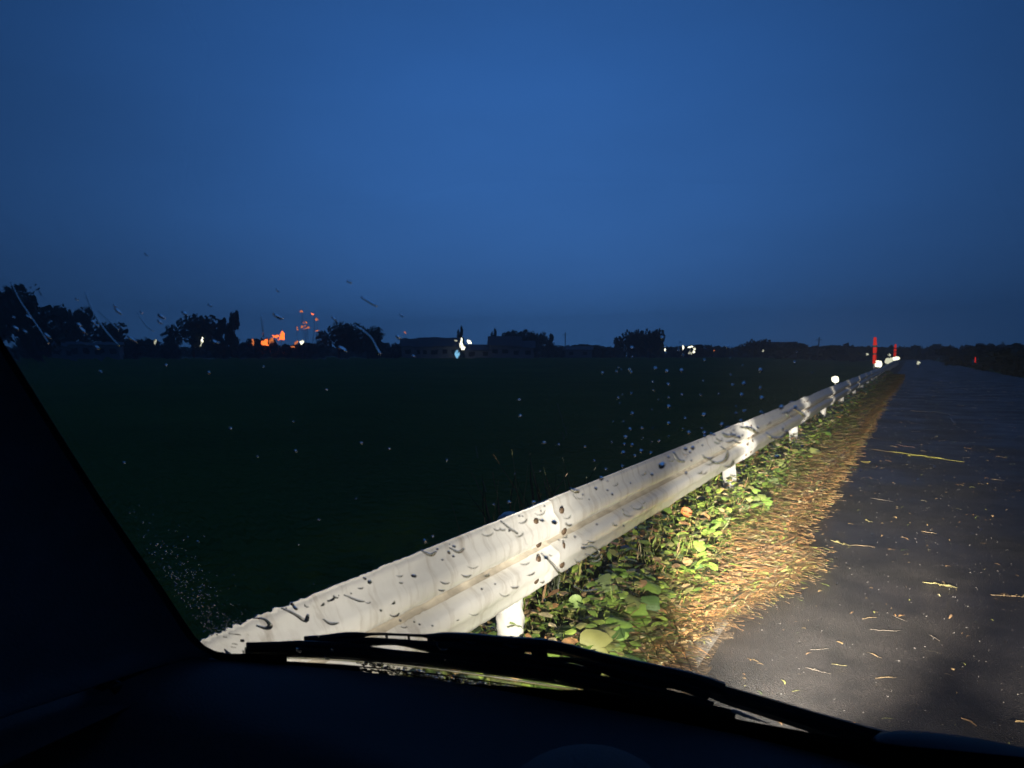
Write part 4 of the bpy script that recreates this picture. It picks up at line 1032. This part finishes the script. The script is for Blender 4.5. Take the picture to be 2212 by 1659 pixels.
# roadside bushes at right
for (y, h, w, lab) in ((58, 2.6, 6, 'dark roadside bush at the right edge of the view'), (70, 2.5, 7, 'dark roadside bush second from the right edge'), (84, 2.6, 7, 'dark roadside bush just before the parked car'), (120, 3.4, 9, 'dark roadside bush beyond the parked car'), (150, 3.6, 10, 'farthest dark bush on the right side of the road')):
    e = empty('bush', (9.2, y, -.35), rt.uniform(0, 3)); tag(e, lab, 'bush', 'dark bushes on the right side of the road')
    c = bpy.data.objects.new('foliage', rt.choice(CR['low'])); c.scale = (w, w * .8, h * 1.15); link(c, e)
    c = bpy.data.objects.new('stem', TRM); c.scale = (h, h, h); link(c, e)

def house(px, D, w, dp, hw, hr, rz, lab, nwin=3, z0=.70, name='house', cat='house'):
    e = empty(name, far(px, D, z0), rz); tag(e, lab, cat, 'pale buildings beyond the field')
    b = new_bm(); box(b, (0, 0, hw / 2), (w, dp, hw)); obj('wall', b, M['far_wall'], e)
    b = new_bm(); ov = .5
    A = [(-w / 2 - ov, -dp / 2 - ov, hw + .02), (w / 2 + ov, -dp / 2 - ov, hw + .02), (w / 2 + ov, dp / 2 + ov, hw + .02), (-w / 2 - ov, dp / 2 + ov, hw + .02), (-w / 2 - ov, 0, hw + hr), (w / 2 + ov, 0, hw + hr)]
    vv = [b.verts.new(p) for p in A]
    for f in ((0, 1, 5, 4), (2, 3, 4, 5), (0, 4, 3), (1, 2, 5), (3, 2, 1, 0)): b.faces.new([vv[i] for i in f])
    obj('roof', b, M['far_roof'], e)
    for k in range(nwin):
        x = -w / 2 + w * (k + .5) / nwin
        b = new_bm(); box(b, (x, -dp / 2 - .03, hw * .55), (1.5, .06, 1.2)); f = obj('window', b, M['pole_metal'], e)
        b = new_bm(); box(b, (x, -dp / 2 - .08, hw * .55), (1.3, .04, 1.0)); obj('pane', b, M['far_glass'], f)
house(192, 178, 12.5, 6, 2.9, .7, R(50), 'long low pale building under the round-topped tree', 5)
house(905, 195, 9, 7, 3.0, 2.2, R(40), 'grey-roofed house just right of the small orange lamp', 3)
house(948, 195, 10, 8, 3.0, 2.4, R(38), 'wide bluish-roofed house left of the white cluster of lamps', 4)
house(1035, 195, 7, 7, 2.0, 1.6, R(30), 'small low house right of the white cluster of lamps', 2)
house(1090, 195, 8, 7, 3.2, 2.6, R(32), 'house with a light gable and dark roof right of the thin tree', 3)
house(1128, 195, 6, 7, 2.7, 1.9, R(28), 'smaller house attached at the right of the gabled one', 2)
house(1250, 250, 9, 6, 2.6, 1.2, R(20), 'low faint shed inside the long low tree line', 2, name='shed', cat='shed')
house(1690, 250, 8, 6, 3.4, 1.6, R(5), 'faint pale house beside the small single lamp', 2)

# street lamps, and drop refractions added as lamps: pole, arm, head with a lit lens
def lamp(px, py, D, r, m, lab, stretch=(1, 1, 1), name='distant_light', grp='distant lamps beyond the field'):
    p = far(px, D, .7 if D > 120 else 0); h = hz(py, D, px) - p.z
    e = empty(name, p); tag(e, lab, 'lamp', grp)
    dirc = Vector((p.x, p.y, 0)).normalized()
    b = new_bm(); cyl(b, dirc * .35, dirc * .35 + Vector((0, 0, h)), .06, .04, n=8); obj('pole', b, M['pole_metal'], e)
    b = new_bm(); g_ = {'verts': []}
    rl = random.Random(int(px * 7 + py)); nb = 6 if r > .34 else 2
    for q_ in range(nb):
        rr2 = r * rl.uniform(.22, .5) if nb > 2 else r * rl.uniform(.5, .8)
        mt_ = Matrix.Translation(Vector((rl.uniform(-1, 1), 0, rl.uniform(-1, 1))) * (r * (.75 if nb > 2 else .4))) @ Matrix.Rotation(rl.uniform(-1, 1), 4, dirc) @ Matrix.Diagonal((rl.uniform(.5, 1), 1, rl.uniform(.9, 2.0), 1))
        bmesh.ops.create_icosphere(b, subdivisions=2, radius=rr2, matrix=mt_)
    g_ = {'verts': list(b.verts)}
    for v in g_['verts']: v.co *= 1 + .55 * noise.noise(v.co * (1.6 / r) + Vector((px, py, 0)))
    bmesh.ops.scale(b, vec=stretch, verts=g_['verts']); bmesh.ops.translate(b, vec=(0, 0, h), verts=g_['verts']); obj('lens', b, M[m], e, True)
    b = new_bm(); box(b, dirc * .22 + Vector((0, 0, h + r * stretch[2] + .05)), (.4, .4, .08)); obj('hood', b, M['pole_metal'], e)
og = 'orange lamps beyond the field'
for px, py, r, st, m, lab in (
 (610, 722, 1.3, (1, 1, 1), 'orange_glow', 'brightest orange lamp, right one of the two large orange glows'),
 (597, 727, .8, (1.5, 1.5, .6), 'orange_glow', 'flat orange lamp tucked under the left of the brightest one'),
 (573, 745, 1.15, (1.2, 1.2, .9), 'orange_glow', 'large lower left orange glow'),
 (548, 738, .85, (.7, .7, 1.2), 'amber_glow', 'dim tall amber glow left of all orange lamps'),
 (586, 735, .7, (.5, .5, 1.3), 'amber_glow', 'narrow amber light between the two large orange glows'),
 (640, 740, .6, (1.3, 1.3, .7), 'amber_glow', 'small amber light left of the tiny white lamp'),
 (634, 749, .6, (1.2, 1.2, .6), 'amber_glow', 'faint amber light below the tiny white lamp'),
 (653, 741, .45, (1, 1, 1), 'white_lamp', 'tiny white lamp right of the orange glows'),
 (643, 710, 0.47, (.7, .7, 1.2), 'amber_glow', 'small amber drop refraction built as a lamp high up, first above the orange glows'),  # rest of this list: refractions in windscreen drops, added as lamps on poles
 (655, 706, 0.43, (1.2, 1.2, .8), 'amber_glow', 'small amber drop refraction built as a lamp just right of the first raised one'),
 (661, 697, 0.41, (1, 1, .8), 'amber_glow', 'small amber drop refraction built as a lamp under the topmost pair'),
 (655, 672, 0.47, (1.1, 1.1, .8), 'amber_glow', 'topmost left orange drop refraction in the raised arc of added lamps'),
 (678, 675, 0.57, (1.1, 1.1, .8), 'orange_glow', 'topmost right orange drop refraction in the raised arc of added lamps'),
 (686, 688, 0.43, (.9, .9, 1), 'amber_glow', 'orange drop refraction at the right bend of the raised arc of added lamps'),
 (664, 708, 0.54, (1.3, 1.3, .6), 'amber_glow', 'slanting orange drop refraction in the middle of the raised arc of added lamps'),
 (684, 716, 0.41, (1.4, 1.4, .5), 'amber_glow', 'faint amber drop refraction at the lower right of the raised arc of added lamps')):
    lamp(px, py, 190, r * .8, m, lab, st, grp=og)
lamp(878, 717, 240, .5, 'amber_glow', 'single small orange lamp above the grey-roofed house', (1.2, 1.2, .8))
lamp(337, 740, 215, .55, 'cream_glow', 'faint curved yellowish lamp left of the paired trees', (.6, .6, 1.2))
lamp(437, 733, 195, .42, 'white_lamp', 'small yellowish white lamp in front of the wide tree', (.8, .8, 1.2))
lamp(434, 743, 195, .36, 'cream_glow', 'dim lamp just under the yellowish one before the wide tree', (.8, .8, 1.4))
lamp(996, 742, 186, .75, 'white_lamp', 'tall brightest white lamp of the cluster in the middle', (.7, .7, 1.9))
lamp(1003, 751, 186, .45, 'white_lamp', 'white lamp at the lower right foot of the brightest one', (1, 1, 1.1))
lamp(1014, 737, 186, .72, 'white_lamp', 'squarish white lamp at the right of the middle cluster', (.9, .9, .9))
lamp(985, 736, 186, .3, 'cream_glow', 'small cream lamp at the left of the middle cluster', (1.4, 1.4, .5))
lamp(987, 765, 186, .7, 'cyan_lamp', 'pale blue light low at the left of the middle cluster', (.8, .8, 1.3))
lamp(1437, 756, 230, .42, 'white_lamp', 'single round white lamp left of the bright lamp cluster')
lamp(1476, 753, 230, .42, 'white_lamp', 'upright white lamp at the left of the bright cluster', (.7, .7, 2.2))
lamp(1491, 750, 230, .45, 'white_lamp', 'flat white lamp on top of the bright cluster', (2, 2, .55))
lamp(1499, 757, 230, .38, 'white_lamp', 'white lamp at the right side of the bright cluster', (.8, .8, 1.7))
lamp(1490, 761, 230, .5, 'cream_glow', 'round dim lamp inside the bright cluster')
lamp(1544, 757, 240, .25, 'amber_glow', 'tiny orange lamp right of the bright cluster')
lamp(1648, 757, 225, .35, 'cream_glow', 'small single cream lamp in front of the broad low tree')
lamp(1873, 766, 200, .35, 'cream_glow', 'small round pale lamp left of the tall red pole')
lamp(1920, 767, 200, .35, 'cream_glow', 'small pale lamp right of the tall red pole')
lamp(1983, 783, 92, .26, 'cream_glow', 'dim speckled lamp standing beyond the guardrail end')

def utility_pole(px, ytop, D, lab):
    p = far(px, D, .7); h = hz(ytop, D, px) - .7; e = empty('utility_pole', p); tag(e, lab, 'utility pole', 'utility poles beyond the field')
    b = new_bm(); cyl(b, (0, 0, 0), (0, 0, h), .18, .12, n=8); obj('pole', b, M['pole_metal'], e)
    b = new_bm(); box(b, (0, 0, h - .8), (1.8, .12, .12)); obj('crossarm', b, M['pole_metal'], e)
utility_pole(1768, 728, 230, 'thin utility pole right of the broad low tree'); utility_pole(2164, 738, 210, 'thin utility pole at the far right'); utility_pole(1221, 718, 240, 'thin utility pole right of the house roofs')

# parked dark car at right far with one red tail light
pc = empty('parked_car', (8.4, 96, -.05), R(8)); tag(pc, 'dark parked car with a single red tail light at the right side of the road', 'car')
b = new_bm(); prof_c = [(-2.1, .35), (-2.15, .95), (-1.5, 1.0), (-1.0, 1.42), (.75, 1.45), (1.3, 1.0), (2.05, .85), (2.1, .35)]
l_ = [b.verts.new((u, -.8, z)) for u, z in prof_c]; r2 = [b.verts.new((u, .8, z)) for u, z in prof_c]
b.faces.new(l_); b.faces.new(r2[::-1])
for i in range(len(l_)): j = (i + 1) % len(l_); b.faces.new((l_[i], r2[i], r2[j], l_[j]))
obj('body', b, mat('dark_car_paint', (.05, .05, .055), .25, coat=.6), pc)
b = new_bm(); box(b, (-.1, -.81, 1.2), (1.6, .02, .3)); obj('side_window', b, M['far_glass'], pc)
for u in (-1.35, 1.35):
    b = new_bm(); cyl(b, (u, -.85, .33), (u, -.65, .33), .33, n=20); obj('wheel', b, M['rubber'], pc)
b = new_bm(); box(b, (-2.16, -.74, .75), (.06, .16, .9)); obj('tail_light', b, M['tail'], pc)

# ------------------------------------------------------------------ rain haze
b = new_bm(); box(b, (-60, 180, 15.5), (760, 760, 35)); o = obj('haze', b, [])
m = bpy.data.materials.new('haze'); m.use_nodes = True; t = m.node_tree; t.nodes.clear()
pv = N(t, 'ShaderNodeVolumePrincipled'); pv.inputs['Color'].default_value = (.85, .9, .95, 1); pv.inputs['Density'].default_value = 0.0014
oo = N(t, 'ShaderNodeOutputMaterial'); t.links.new(pv.outputs[0], oo.inputs['Volume']); o.data.materials.append(m); o['kind'] = 'stuff'; o['label'] = 'thin rain haze over the field and the road'
